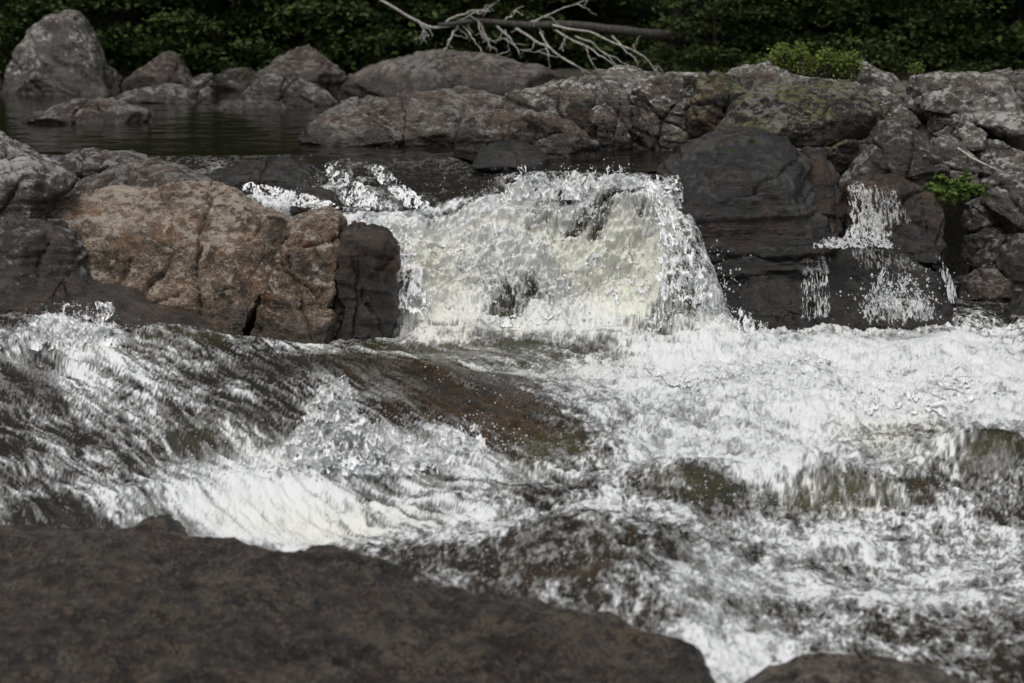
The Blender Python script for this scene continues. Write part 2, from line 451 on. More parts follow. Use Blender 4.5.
def pool_mat():
    s = NT('still_peaty_water')
    tc = s.n('ShaderNodeTexCoord').outputs['Object']
    p = s.n('ShaderNodeBsdfPrincipled'); p.inputs['Base Color'].default_value = (.010, .009, .005, 1)
    p.inputs['Roughness'].default_value = .06; p.inputs['IOR'].default_value = 1.333
    b = s.n('ShaderNodeBump'); b.inputs['Strength'].default_value = .2; b.inputs['Distance'].default_value = .012
    n = s.math('ADD', s.noise(s.mapping(tc, (1, 2.6, 1)), 5, 4, .6), s.math('MULTIPLY', s.noise(s.mapping(tc, (1, 2, 1)), 22, 3, .6), .25))
    s.l(n, b.inputs['Height']); s.l(b.outputs[0], p.inputs['Normal'])
    s.l(p.outputs[0], s.out.inputs[0]); return s.m
M['pool'] = pool_mat()

# ------------------------------------------------------------------ rapids
def build_rapids():
    U = np.linspace(-.40, .40, 1560)
    Ys = [6.6]
    # row spacing follows the slope: finer on the fall and near the front
    y = 6.6
    while y < 19.25:
        if y < 15.7: y += y * y / (2.6 * FPX) * 1.05
        elif y < 17.3: y += .0085
        else: y += .02
        Ys.append(y)
    Ys = np.array(Ys)
    X = (U[None, :] * Ys[:, None]).ravel(); Y = np.repeat(Ys, len(U))
    z0, h, mask, Tn, B, F, A = water_fields(X, Y)
    yl = 17.2 + lipw(X) + 1.9 * sm(.30, -.75, X)
    fade = 1 - sm(yl - .5, yl - .02, Y) * .9
    slope = sm(15.7, 16.0, Y) * sm(17.3, 17.0, Y) * (1 - sm(1.5, 1.95, X))
    amp = 1 + .5 * slope
    z = z0 + h * fade * amp * (1 - .35 * slope)
    yy = Y - h * fade * amp * slope * .9
    z = z - .03 * sm(yl, yl + .05, Y)
    V = np.stack([X, yy, z], 1)
    Fc = grid_faces(len(Ys), len(U))
    o = mesh_np('rapids', V, Fc, M['water'], True, dict(foam=mask, tint=Tn, bed=B))
    tag(o, None, None, kind='structure')
    # torn upper layers of the white water: lace of foam standing clear of the surface
    allV, allF, allO, off = [], [], [], 0
    for k, (lift, thr, fmin) in enumerate(((.018, .66, .55), (.045, .71, .74))):
        s = Y + 1.15 * z0
        lace = rid2(X * 13 + 31 * k + 4 * (k + 1) * .3 * vn2(X * 4, s * 4), s * 9 + 17 * k, 4, .72)
        big = fbm2(X * 2.2 + 9 * k, s * 1.8 + 3 * k, 3)
        lv = lace + .13 * big; op = np.clip((lv - thr + .06) / .16, 0, 1)
        keep = (lv > thr - .06) & (F > fmin) & (A > .70) & (Y > 12.5)
        amp2 = (lift * (.6 + 1.1 * np.clip(rid2(X * 6 + 5 * k, s * 4 + 2, 2), 0, 1)) * (.4 + .6 * A)).astype(f32)
        W = V.copy()
        W[:, 2] += amp2 * (1 - .45 * slope); W[:, 1] -= amp2 * slope * 1.1
        ks = keep[Fc].all(axis=1)
        V2, F2, at2 = compact(W, Fc[ks], dict(op=op)); allO.append(at2['op'])
        allV.append(V2); allF.append(F2 + off); off += len(V2)
    o = mesh_np('whitewater_foam', np.concatenate(allV), np.concatenate(allF), M['lace'], True, dict(op=np.concatenate(allO)))
    tag(o, 'torn lacy white foam riding on the rapids below the waterfall', 'foam', kind='stuff')
build_rapids()

# ------------------------------------------------------------------ upper pool
def build_pool():
    U = np.linspace(-.46, .46, 900)
    t = np.linspace(0, 1, 420) ** 1.25
    Yn = 17.2
    Ys = Yn + (40 - Yn) * t
    X = (U[None, :] * Ys[:, None]).ravel(); Y = np.repeat(Ys, len(U))
    yl = 17.2 + lipw(X) + 1.9 * sm(.30, -.75, X)
    far = sm(19, 26, Y)
    h = .007 * fbm2(X * 1.4, Y * 2.6, 3) + .0022 * vn2(X * 6 + 3, Y * 11) + .0007 * vn2(X * 16 + 3, Y * 30)
    h += .012 * np.exp(-((Y - yl - .25) / .3) ** 2) * fbm2(X * 5, Y * 6, 2)
    edge = sm(yl + .25, yl, Y)
    V = np.stack([X, Y, 1.2 + h * (1 - edge) - .004 * edge], 1)
    F = grid_faces(len(Ys), len(U))
    ok = (Y > yl - .04) & ~((X > 2.05) & (Y < 21.5)) & ~((X > 1.28) & (Y < 17.25))
    V, F, _ = compact(V, F[ok[F].all(axis=1)])
    o = mesh_np('upper_pool', V, F, M['pool'], True); tag(o, None, None, kind='structure')
build_pool()

# ------------------------------------------------------------------ ground
def ground_mat():
    s = NT('forest_floor')
    tc = s.n('ShaderNodeTexCoord').outputs['Object']
    n = s.noise(tc, 1.6, 6, .65); n2 = s.noise(tc, 14, 4, .6)
    c = s.mix(s.mr(n, .35, .65), c4((.02, .016, .011)), c4((.04, .038, .018)))
    c = s.mix(s.mr(n2, .55, .75), c, c4((.055, .042, .024)))
    p = s.n('ShaderNodeBsdfPrincipled'); s.l(c, p.inputs[0]); p.inputs['Roughness'].default_value = .9
    b = s.n('ShaderNodeBump'); b.inputs['Distance'].default_value = .08; s.l(n2, b.inputs['Height']); s.l(b.outputs[0], p.inputs['Normal'])
    s.l(p.outputs[0], s.out.inputs[0]); return s.m
M['ground'] = ground_mat()
def ground_z(x, y):
    z = -1.0 + 1.7 * sm(18.5, 20.5, y)                      # pool bed
    z = z + .75 * sm(32.8, 34.2, y + .5 * np.sin(x * .9) + .4 * np.sin(x * .37)) # far bank
    z = z + 22 * sm(36, 90, y)
    rb = sm(.5, 2.6, x - .285 * np.clip(y, 4, 17.5))
    z = np.maximum(z, -1.0 + rb * (2.3 + 6 * sm(7, 40, x)))
    rr = sm(2.2, 3.0, x) * sm(18.6, 20.2, y)
    z = np.maximum(z, -1 + 2.3 * rr)
    lb = sm(6.2, 9.5, -x - .26 * (y - 12))
    z = np.maximum(z, -1.0 + lb * (2.6 + 6 * sm(9, 40, -x)))
    return z
def build_ground():
    xs = np.sign(np.linspace(-1, 1, 241)) * np.abs(np.linspace(-1, 1, 241)) ** 2 * 200
    ys = np.concatenate([np.linspace(-60, 5, 20), np.linspace(5.2, 40, 175), np.linspace(41, 300, 60)])
    X, Y = [a.ravel() for a in np.meshgrid(xs, ys)]
    Z = ground_z(X, Y) + .10 * fbm2(X * .9, Y * .9, 3) + .03 * fbm2(X * 4, Y * 4, 2)
    o = mesh_np('ground', np.stack([X, Y, Z], 1), grid_faces(len(ys), len(xs)), M['ground'], True)
    tag(o, None, None, kind='structure')
build_ground()

# ------------------------------------------------------------------ rocks
def rock(name, label, cat, poly, D, T, lean=.4, p=2.6, lvl=6, mat='grey', seed=0, cuts=(), ncut=0, rough=1.0, wet=0.0, zw=None, zb=None, crack=1.0, strata=1.0, soft=3, group=None, wetband=.22):
    r0 = np.random.default_rng(seed + 101)
    poly = np.array(poly, float)
    if zb is None: zb = at_y(512, poly[:, 1].max(), D)[2]
    Yc = D + T * .85
    W3 = []
    for px, py in poly:
        d = ray(px, py); t = (Yc + lean * (CZ - zb)) / (d[1] - lean * d[2])
        W3.append(np.array([0, 0, CZ]) + t * d)
    W3 = np.array(W3)
    ln = math.hypot(1, lean); e2 = np.array([0, lean, 1]) / ln
    th = np.array([0, -1.0, 0]) if lean < 2.5 else np.array([0, -1.0, lean]) / ln
    P0 = W3.mean(0)
    q = np.stack([W3[:, 0] - P0[0], (W3 - P0) @ e2], 1)
    x0, y0 = q[:, 0], q[:, 1]; x1, y1 = np.roll(x0, -1), np.roll(y0, -1)
    cr = x0 * y1 - x1 * y0; a = cr.sum() / 2
    c = np.array([((x0 + x1) * cr).sum(), ((y0 + y1) * cr).sum()]) / (6 * a)
    q = q - c
    th_g = np.linspace(-math.pi, math.pi, 721)[:-1]
    R = np.zeros(len(th_g))
    for i in range(len(q)):
        A, Bq = q[i], q[(i + 1) % len(q)]
        dx, dy = np.cos(th_g), np.sin(th_g); ex, ey = Bq - A
        den = dx * ey - dy * ex
        with np.errstate(divide='ignore', invalid='ignore'):
            t = (A[0] * ey - A[1] * ex) / den; u = (A[0] * dy - A[1] * dx) / den
        ok = (t > 0) & (u >= -1e-6) & (u <= 1 + 1e-6)
        R = np.where(ok & (t > R), t, R)
    k = np.hanning(2 * soft * 2 + 3); k /= k.sum()
    n = len(k) // 2
    R = np.convolve(np.concatenate([R[-n:], R, R[:n]]), k, 'valid')
    Vd, F = ico(lvl)
    # turn the sphere's poles away from the camera
    dirs = Vd[:, [0, 2, 1]] * np.array([1, 1, -1], f32)
    rs = np.hypot(dirs[:, 0], dirs[:, 1]); w = dirs[:, 2]
    kk = (rs ** p + np.abs(w) ** p) ** (-1 / p)
    rr = rs * kk; ww = w * kk
    ang = np.arctan2(dirs[:, 1], dirs[:, 0])
    Ra = np.interp(ang, np.append(th_g, math.pi), np.append(R, R[0]))
    u = rr * Ra * np.cos(ang) + c[0]; v = rr * Ra * np.sin(ang) + c[1]
    V = P0[None] + u[:, None] * np.array([1, 0, 0]) + v[:, None] * e2 + (ww * T)[:, None] * th
    S = float(np.sqrt(abs(a) / math.pi)); Cn = V.mean(0)
    # flat fracture faces
    cl = [(np.array(cc[:3]) / np.linalg.norm(cc[:3]), cc[3]) for cc in cuts]
    for _ in range(ncut):
        nn = np.array([r0.normal() * .8, -abs(r0.normal()) - .5, r0.normal() * .7 + .25]); nn /= np.linalg.norm(nn)
        cl.append((nn, r0.uniform(.70, .9)))
    for nn, fr in cl:
        pr = (V - Cn) @ nn; dlt = np.maximum(0, pr - fr * pr.max())
        V = V - nn[None] * (dlt * .93)[:, None]
    V = V.astype(f32)
    if np.einsum('ij,ij->i', normals(V, F), (V - Cn).astype(f32)).mean() < 0: F = F[:, ::-1]
    N = normals(V, F)
    sd = r0.uniform(0, 60, 3).astype(f32)
    pw = V + sd
    g = min(S, .6)
    d1 = fbm3(pw * (1.0 / S), 3) * .06 * min(S, .8)
    # spalled plates: broad noise broken into steps
    def steps(n, sh):
        fl = np.floor(n); fr_ = n - fl
        return fl + sm(.5 - sh, .5 + sh, fr_)
    n1 = fbm3(pw * (1.5 / g), 4, .5) * 4.0
    n2 = fbm3(pw * (3.4 / g) + 31, 4, .55) * 3.0
    d2 = (steps(n1, .16) * .5 + n1 * .5) * .020 * g + (steps(n2, .2) * .6 + n2 * .4) * .009 * g
    d2 = d2 + (rid3(pw * (4.5 / g) + 9, 3, .6) - .45) * .012 * g
    d3 = fbm3(pw * 15, 4, .68) * .017
    bn = np.array([.25 + .2 * r0.normal(), -.15, 1.0]); bn /= np.linalg.norm(bn)
    qv = (V @ bn.astype(f32)) + .05 * vn3(pw * 1.6)
    st = vn3(np.stack([qv * 13, pw[:, 0] * .9, pw[:, 1] * .9], 1).astype(f32)) + .5 * vn3(np.stack([qv * 34, pw[:, 0] * 1.6, pw[:, 1] * 1.6], 1).astype(f32))
    st = np.clip(st * 2.0, -1, 1) * .011 * strata * min(1, S / .5)
    # nearly straight cracks along a few joint planes
    d5 = np.zeros(len(V))
    wob = fbm3(pw * (1.6 / g) + 3, 4, .55) * .11 * g
    brk = sm(-.35, .1, vn3(pw * (1.1 / g) + 17))
    njoint = 2 + int(2.2 * crack)
    for j in range(njoint):
        nn = np.array([r0.normal(), r0.normal() * .5, r0.normal() * (1.0 if j % 2 else .35)]); nn /= np.linalg.norm(nn)
        off = (Cn + r0.normal(0, .38, 3) * S) @ nn
        dd = np.abs(V @ nn.astype(f32) - off + wob * (1 if j % 2 else -1))
        wd = r0.uniform(.006, .012) * (.6 + .4 * min(1, S / .5))
        side = np.sign(V @ nn.astype(f32) - off + wob * (1 if j % 2 else -1))
        d5 += (-np.exp(-(dd / wd) ** 2) * .045 - np.exp(-(dd / (wd * 4)) ** 2) * .012 ) * min(1, S / .5) * (brk if j > 1 else 1) * min(1.3, crack)
        d5 += side * np.exp(-dd / (.25 * g)) * r0.uniform(.0, .016) * min(1, S / .5)
    V = V + N * ((d1 + d2 + d3 + st) * rough + d5)[:, None]
    wv = np.full(len(V), wet, f32)
    if zw is not None:
        wv = np.maximum(wv, sm(zw + wetband, zw + wetband * .35, V[:, 2] + .1 * fbm3(pw * 3, 2)))
    base = (float(Cn[0]), float(Cn[1]), float(V[:, 2].min()))
    o = mesh_np(name, V, F, M[mat], True, dict(wet=wv), loc=base)
    tag(o, label, cat, group)
    return o

PZ = 1.2
# --- far bank of the pool
rock('boulder', 'tall grey and rust boulder, biggest on the far left bank', 'boulder',
     [(2,104),(4,88),(8,70),(20,48),(32,30),(48,18),(68,11),(80,13),(86,22),(94,42),(104,62),(113,82),(119,97),(112,106),(30,108)], 31.6, .8, .3, 2.8, 6, 'grey', 1, ncut=4, zw=PZ, wetband=.5)
rock('boulder', 'tan pyramid shaped boulder right of the tall grey boulder', 'boulder',
     [(116,97),(126,79),(140,69),(152,61),(164,53),(172,51),(180,56),(188,70),(195,82),(198,97)], 32.3, .55, .3, 2.4, 5, 'tan', 2, ncut=4, zw=PZ, wetband=.3)
rock('boulder', 'low dark flat rock at the waterline below the tan pyramid boulder', 'rock',
     [(108,106),(120,94),(140,88),(160,85),(180,85),(193,90),(200,98),(205,106),(160,110)], 28.9, .55, .5, 2.3, 5, 'shade', 3, zw=PZ)
rock('boulder', 'small round dark rock right beside the tan pyramid boulder', 'rock',
     [(184,98),(189,82),(200,75),(212,74),(217,85),(216,98)], 31.5, .35, .2, 2.3, 5, 'shade', 4, zw=PZ)
rock('boulder', 'blocky grey rock under the foliage between the two peaked boulders', 'rock',
     [(213,98),(216,77),(230,69),(250,69),(262,78),(264,98)], 33, .4, .2, 3, 5, 'shade', 5, ncut=3, zw=PZ)
rock('boulder', 'small waterline rock in front of the blocky grey rock', 'rock',
     [(194,104),(200,91),(208,86),(216,91),(219,104)], 30.2, .25, .2, 2.3, 5, 'shade', 6, zw=PZ)
rock('boulder', 'narrow rock tucked against the right flank of the tall grey boulder', 'rock',
     [(98,100),(103,80),(108,65),(114,68),(121,80),(126,100)], 32.6, .4, .2, 2.3, 5, 'shade', 7, zw=PZ)
rock('boulder', 'dark rock filling the gap left of the peaked boulder', 'rock',
     [(232,100),(250,80),(264,70),(277,69),(288,80),(290,100)], 33.4, .4, .2, 2.3, 5, 'shade', 8, zw=PZ)
rock('boulder', 'peaked rusty topped boulder on the far bank left of the long slab', 'boulder',
     [(232,100),(248,82),(262,71),(285,57),(298,48),(309,45),(318,52),(330,64),(342,72),(351,84),(356,100)], 31.6, .7, .3, 2.3, 6, 'tan', 9, ncut=4, zw=PZ, wetband=.5)
rock('boulder', 'lumpy grey boulder in the pool before the peaked rusty boulder', 'boulder',
     [(230,110),(240,98),(247,90),(257,80),(268,75),(285,74),(300,78),(315,85),(328,94),(340,105),(330,111),(250,113)], 28.2, .6, .4, 2.5, 6, 'shade', 10, ncut=2, zw=PZ, crack=1.6)
rock('boulder', 'thin shelf rock at the left foot of the lumpy grey boulder', 'rock',
     [(203,109),(225,101),(250,99),(285,103),(300,110),(250,114)], 27.4, .4, .7, 2.3, 5, 'shade', 11, zw=PZ, wet=.3)
#
rock('boulder', 'low pink crested rock alone in the middle of the dark pool', 'rock',
     [(18,126),(38,113),(55,105),(75,100),(95,97),(112,97),(125,101),(136,107),(152,116),(140,125),(80,131)], 24.0,   .5, .6, 2.4, 6, 'tan', 12, ncut=3, zw=PZ, crack=1.4)
rock('rock_slab', 'long low rounded slab under the fallen dead tree', 'rock',
     [(336,104),(345,80),(358,70),(380,62),(410,55),(440,52),(475,52),(505,56),(522,64),(548,70),(572,78),(570,100),(480,108),(400,108)], 30.3, .8, .5, 2.6, 6, 'tan', 13, ncut=2, zw=PZ, wetband=.55)
rock('boulder', 'dark far bank rock left of the long slab', 'rock',
     [(335,100),(340,82),(350,74),(362,76),(370,88),(372,100)], 32.8, .4, .3, 2.3, 5, 'shade', 14, zw=PZ)
# low stones along the far bank on the left, dark under the boughs
rock('boulder', 'dark bank rock at the left picture edge behind the tall boulder', 'rock',
     [(-40,104),(-36,80),(-15,70),(5,72),(14,86),(14,104)], 33.2, .5, .3, 2.4, 5, 'shade', 15, zw=PZ)
# --- middle of the pool, right hand
rock('rock_slab', 'smooth grey slab lying in the pool above the glassy slide', 'rock',
     [(298,140),(310,123),(325,112),(345,102),(375,95),(405,92),(430,93),(452,97),(472,104),(486,116),(484,140),(468,156),(430,160),(380,154),(330,148)], 20.0, .8, .9, 2.4, 7, 'tan', 16, ncut=2, zw=PZ, crack=.8, wetband=.2)
rock('boulder', 'small brown slab behind the smooth grey slab', 'rock',
     [(414,116),(425,95),(440,88),(465,88),(500,97),(520,106),(515,118)], 22.6, .4, .5, 2.4, 5, 'tan', 17, zw=PZ)
rock('boulder', 'rusty tan block at the right end of the smooth grey slab', 'rock',
     [(453,156),(456,135),(462,120),(478,111),(500,109),(522,113),(534,130),(532,156),(470,160)], 19.25, .35, .3, 3.2, 6, 'tan', 18, ncut=3, zw=PZ, wetband=.2)
rock('boulder', 'rounded brown rock with a flat dark face beside the pool outlet', 'rock',
     [(506,140),(513,120),(530,112),(550,113),(570,121),(586,134),(602,150),(598,163),(560,167),(522,163)], 18.7, .4, .3, 3, 6, 'tan', 19, cuts=[(-.6,-.7,.1,.55)], ncut=2, zw=PZ, wetband=.2)
rock('boulder', 'low wet black rock at the lip between slide and fall', 'rock',
     [(470,168),(478,150),(492,142),(510,140),(535,147),(550,158),(546,172),(520,178)], 17.75, .35, 1.2, 2.2, 6, 'dark', 20, wet=.8, rough=.4, strata=.3, zb=1.12)
rock('rock_ledge', 'long sloping grey ledge top below the dead tree branches', 'rock',
     [(470,118),(490,101),(520,92),(550,82),(575,75),(610,70),(640,69),(664,73),(672,90),(650,118),(600,132),(540,124)], 20.6, .5, .9, 2.8, 7, 'ledge', 21, ncut=3, crack=1.5)
rock('rock_ledge', 'square dark fractured block with a flat face on the ledge', 'rock',
     [(556,160),(559,104),(572,99),(592,99),(597,120),(597,160)], 19.9, .3, .1, 7, 6, 'mossy', 22, ncut=3, zw=PZ)
rock('rock_ledge', 'lichen spotted upright block right of the square dark block', 'rock',
     [(590,160),(590,105),(596,92),(612,90),(626,94),(631,120),(630,160)], 19.75, .32, .15, 6, 6, 'ledge', 23, ncut=4, zw=PZ, crack=1.6)
rock('rock_ledge', 'pale fractured ledge face above the pool outlet', 'rock',
     [(620,162),(623,120),(628,92),(640,81),(660,76),(685,72),(706,74),(712,110),(712,162)], 19.6, .45, .3, 5, 7, 'ledge', 24, ncut=7, zw=PZ, crack=2)
rock('rock_ledge', 'dark mossy upright block left of the lichen covered boulder', 'rock',
     [(686,162),(688,100),(698,78),(715,72),(740,74),(752,110),(745,162)], 19.3, .4, .2, 5, 6, 'mossy', 25, ncut=5, zw=PZ, crack=1.6)
rock('rock_ledge', 'thin overhanging shelf of rock above the lichen covered boulder', 'rock',
     [(700,108),(712,84),(730,71),(755,67),(768,60),(776,68),(800,74),(830,79),(858,82),(856,96),(780,112)], 20.4, .5, .4, 3, 6, 'ledge', 26, ncut=2)
rock('rock_ledge', 'layered outcrop carrying the low green bush', 'rock',
     [(745,84),(775,72),(800,64),(830,59),(862,63),(890,74),(920,92),(945,112),(955,135),(900,145),(840,125)], 21.0, .7, .7, 2.8, 7, 'ledge', 27, ncut=4, crack=1.8, strata=2)
rock('boulder', 'big angular boulder covered in yellow green lichen', 'boulder',
     [(700,152),(712,130),(730,102),(748,90),(775,84),(815,80),(845,81),(861,88),(876,105),(891,133),(880,143),(860,156),(832,174),(800,176),(755,164)], 18.6, .75, .45, 3.2, 7, 'mossy', 28, ncut=4, crack=.7, strata=.6)
rock('boulder', 'large dark water worn boulder right of the waterfall', 'boulder',
     [(645,345),(654,300),(651,250),(655,200),(660,176),(672,158),(690,143),(715,133),(745,129),(770,131),(787,140),(799,157),(811,182),(823,212),(831,242),(822,268),(806,300),(800,345)], 15.95, .85, .4, 2.7, 7, 'dark', 29, ncut=3, wet=.35, zw=0, wetband=.8, crack=1.2, strata=1.8)
rock('boulder', 'smooth brown rock squeezed behind the large dark boulder', 'rock',
     [(790,262),(792,200),(794,162),(805,148),(820,151),(833,167),(840,190),(842,215),(838,245),(820,262)], 16.65, .4, .35, 2.3, 6, 'wetbrown', 30, wet=.1)
rock('boulder', 'smooth grey boulder leaning behind the side cascade', 'boulder',
     [(838,190),(852,172),(862,150),(872,134),(880,122),(891,117),(910,121),(926,134),(937,150),(948,178),(946,196),(900,198),(860,190)], 18.0, .55, .5, 2.6, 6, 'shade', 31, ncut=8)
# --- right bank
rock('bedrock', 'dark mossy bedrock slope behind the right hand stones', 'rock',
     [(846,150),(870,110),(900,84),(940,80),(1000,84),(1060,92),(1120,110),(1120,340),(935,340),(925,240),(905,200)], 18.9, .7, .75, 2.8, 7, 'mossy', 32, ncut=4, crack=2, strata=1.5)
rock('boulder', 'flat topped pale boulder at the top of the right bank', 'boulder',
     [(902,118),(906,92),(914,77),(935,71),(970,73),(1000,76),(1011,85),(1020,102),(1022,120),(960,124)], 19.9, .5, .5, 3.2, 6, 'pale', 33, ncut=8)
rock('boulder', 'pale slab on the mossy right bank at the picture edge', 'rock',
     [(970,124),(978,117),(992,113),(1015,112),(1036,119),(1034,136),(1000,136)], 19.5, .3, .6, 2.8, 5, 'pale', 34, ncut=2)
rock('boulder', 'pale rock with rounded shoulder above the dead stick', 'rock',
     [(968,176),(974,150),(984,140),(1000,141),(1015,149),(1034,156),(1034,180),(990,182)], 18.9, .35, .4, 2.8, 6, 'pale', 35, ncut=8)
rock('boulder', 'grey cracked rock directly above the fern', 'rock',
     [(922,184),(925,152),(934,139),(950,136),(961,145),(971,160),(976,184),(945,186)], 18.7, .35, .4, 3, 6, 'grey', 36, ncut=8)
rock('boulder', 'pinkish rock under the flat topped pale boulder', 'rock',
     [(926,132),(933,112),(950,104),(966,107),(975,120),(968,144),(945,142)], 19.4, .35, .4, 2.8, 6, 'grey', 37, ncut=8)
rock('boulder', 'small pale block below the front of the flat topped boulder', 'rock',
     [(922,110),(926,95),(944,91),(958,97),(955,112),(938,113)], 19.5, .25, .3, 3.4, 5, 'pale', 38, ncut=3)
rock('boulder', 'pink speckled rock behind the right end of the lichen boulder', 'rock',
     [(862,104),(872,90),(888,91),(902,104),(920,124),(912,134),(892,130),(876,120)], 19.8, .35, .5, 2.8, 6, 'pale', 39, ncut=3)
rock('boulder', 'small wedge shaped pale stone between the pinkish rock and the stick', 'rock',
     [(955,150),(960,130),(970,123),(984,132),(982,152)], 19.1, .25, .3, 2.8, 5, 'pale', 40, ncut=3)
rock('boulder', 'upper square brown stone in the dark cleft beside the fern', 'rock',
     [(964,230),(968,204),(984,198),(998,203),(1004,228),(990,236)], 18.2, .3, .15, 3.6, 5, 'shade', 41, ncut=2)
rock('boulder', 'middle square brown stone in the dark cleft on the right', 'rock',
     [(964,264),(968,236),(985,226),(1001,230),(1006,258),(985,268)], 18.0, .3, .15, 3.6, 5, 'shade', 42, ncut=2)
rock('boulder', 'lowest flattened stone in the dark cleft on the right', 'rock',
     [(966,288),(976,260),(1000,252),(1012,275),(1008,290)], 17.9, .3, .2, 2.6, 5, 'shade', 43, ncut=2)
rock('boulder', 'large rounded grey rock at the right picture edge', 'boulder',
     [(982,204),(984,182),(1000,172),(1024,164),(1070,160),(1070,240),(1012,246),(998,222)], 17.7, .45, .4, 2.6, 6, 'grey', 44, ncut=8)
rock('boulder', 'dark rounded rock at the right edge under the large grey rock', 'boulder',
     [(996,270),(1003,247),(1016,233),(1045,222),(1080,222),(1080,310),(1015,300)], 17.4, .4, .3, 2.6, 6, 'shade', 45, ncut=2, wet=.2)
rock('boulder', 'wet black rock in the water at the right picture edge', 'rock',
     [(998,334),(1009,308),(1024,293),(1055,288),(1080,300),(1080,334)], 16.4, .35, .4, 2.5, 5, 'dark', 46, wet=.8)
rock('boulder', 'small tan boulder sitting in the pool of the right cleft', 'rock',
     [(954,300),(963,280),(979,268),(994,269),(1010,279),(1022,300),(990,306)], 17.5, .3, .3, 2.3, 6, 'tan', 47, zw=0, wetband=.15)
rock('boulder', 'brown stepped rock beside the upper side cascade', 'rock',
     [(838,268),(844,210),(850,184),(880,178),(910,181),(927,190),(938,215),(946,262),(930,275)], 16.95, .5, .35, 3.6, 6, 'wetbrown', 48, ncut=4, wet=.25)
rock('boulder', 'dark wet lump on the step below the brown stepped rock', 'rock',
     [(872,262),(882,234),(900,222),(916,224),(932,240),(942,264)], 16.65, .3, .4, 2.6, 5, 'dark', 49, ncut=2, wet=.6)
rock('rock_ledge', 'dark wet ledge carrying the side cascade into the basin', 'rock',
     [(682,345),(700,305),(722,272),(745,256),(775,247),(830,244),(880,246),(920,250),(936,264),(948,295),(956,345)], 15.95, .6, .8, 2.9, 7, 'dark', 50, ncut=3, wet=.75, strata=1.6)
rock('boulder', 'rounded wet lump low in front of the dark ledge', 'rock',
     [(704,340),(736,290),(756,277),(785,278),(808,292),(826,340)], 15.75, .3, .4, 2.4, 6, 'dark', 51, ncut=2, wet=.7)
rock('bedrock', 'dark low rock behind the flat topped pale boulder at the right edge', 'rock',
     [(958,98),(972,76),(1000,71),(1040,69),(1090,74),(1090,110),(970,110)], 22.0, .6, .6, 2.6, 5, 'shade', 67, ncut=3)
# --- left bank
rock('boulder', 'white lichen crusted rock at the left picture edge', 'boulder',
     [(-110,320),(-110,90),(-40,112),(0,133),(20,143),(40,155),(60,167),(75,177),(74,187),(56,192),(49,203),(46,216),(40,228),(20,262),(0,320)], 14.55, .7, .55, 2.8, 7, 'grey', 52, ncut=5, crack=1.4)
rock('boulder', 'dark damp rock under the lichen crusted rock on the left', 'rock',
     [(-60,320),(-50,235),(0,222),(30,216),(56,222),(74,240),(92,285),(80,318)], 14.6, .45, .4, 3, 6, 'shade', 53, ncut=4, wet=.2)
rock('rock_slab', 'flat grey slab at the pool edge behind the lichen crusted rock', 'rock',
     [(40,192),(50,163),(75,153),(100,150),(130,154),(155,163),(148,180),(80,192)], 17.9, .5, .8, 2.6, 6, 'shade', 54, ncut=2)
rock('rock_slab', 'grey tan ledge between the flat slab and the big brown boulder', 'rock',
     [(56,215),(72,185),(110,170),(150,161),(182,165),(205,178),(228,194),(200,215)], 16.6, .5, .8, 2.8, 6, 'tan', 55, ncut=4, crack=1.2)
rock('rock_ledge', 'dark wet lip rock in the overflow behind the brown boulder', 'rock',
     [(196,204),(205,180),(222,168),(250,162),(290,162),(312,170),(326,190),(300,206)], 17.5, .6, .9, 2.6, 6, 'dark', 56, ncut=2, wet=.55)
rock('boulder', 'small dark stone in the white overflow channel', 'rock',
     [(290,212),(298,190),(318,187),(334,194),(347,212),(335,222)], 16.95, .3, .4, 2.5, 5, 'wetbrown', 57, ncut=2, wet=.4)
rock('rock_ledge', 'thin dark rock crest under the glassy water above the slide', 'rock',
     [(316,178),(335,162),(360,156),(392,158),(400,168),(370,182)], 18.3, .4, 1.0, 2.4, 5, 'dark', 58, wet=.8)
rock('boulder', 'large brown boulder left of the waterfall, its widest block', 'boulder',
     [(40,330),(62,265),(44,232),(52,203),(72,195),(100,190),(160,185),(210,182),(232,189),(252,204),(280,214),(293,222),(284,246),(271,285),(253,338),(228,352),(160,345),(100,335)], 14.75, .8, .45, 3.0, 7, 'brown', 59, cuts=[(.05,-.45,.9,.62),(.1,-.95,.2,.7)], ncut=4, zw=.05, crack=1.6, rough=.8, wetband=.3)
rock('boulder', 'brown wedge block between two cracks of the brown boulder', 'boulder',
     [(246,360),(260,312),(274,272),(284,240),(293,222),(306,215),(325,212),(341,217),(344,240),(339,300),(337,360)], 14.72, .65, .4, 3.4, 7, 'brown', 60, ncut=3, zw=.05, crack=1.3, wetband=.3)
rock('boulder', 'dark slaty end block of the brown boulder next to the fall', 'boulder',
     [(330,360),(337,285),(341,232),(350,223),(370,226),(386,231),(397,245),(399,275),(396,308),(386,340),(350,360)], 14.95, .6, .3, 3.6, 6, 'wetbrown', 61, cuts=[(.75,-.6,.1,.6)], ncut=3, wet=.15, zw=.05, wetband=.5, strata=1.8)
rock('rock_slab', 'reddish wet rock band along the foot of the brown boulder', 'rock',
     [(-80,318),(-80,265),(0,258),(40,266),(90,283),(130,291),(170,304),(206,319),(232,333),(170,334),(90,322)], 14.25, .28, 1.5, 2.4, 7, 'wetbrown', 62, ncut=0, wet=.6, crack=.8)
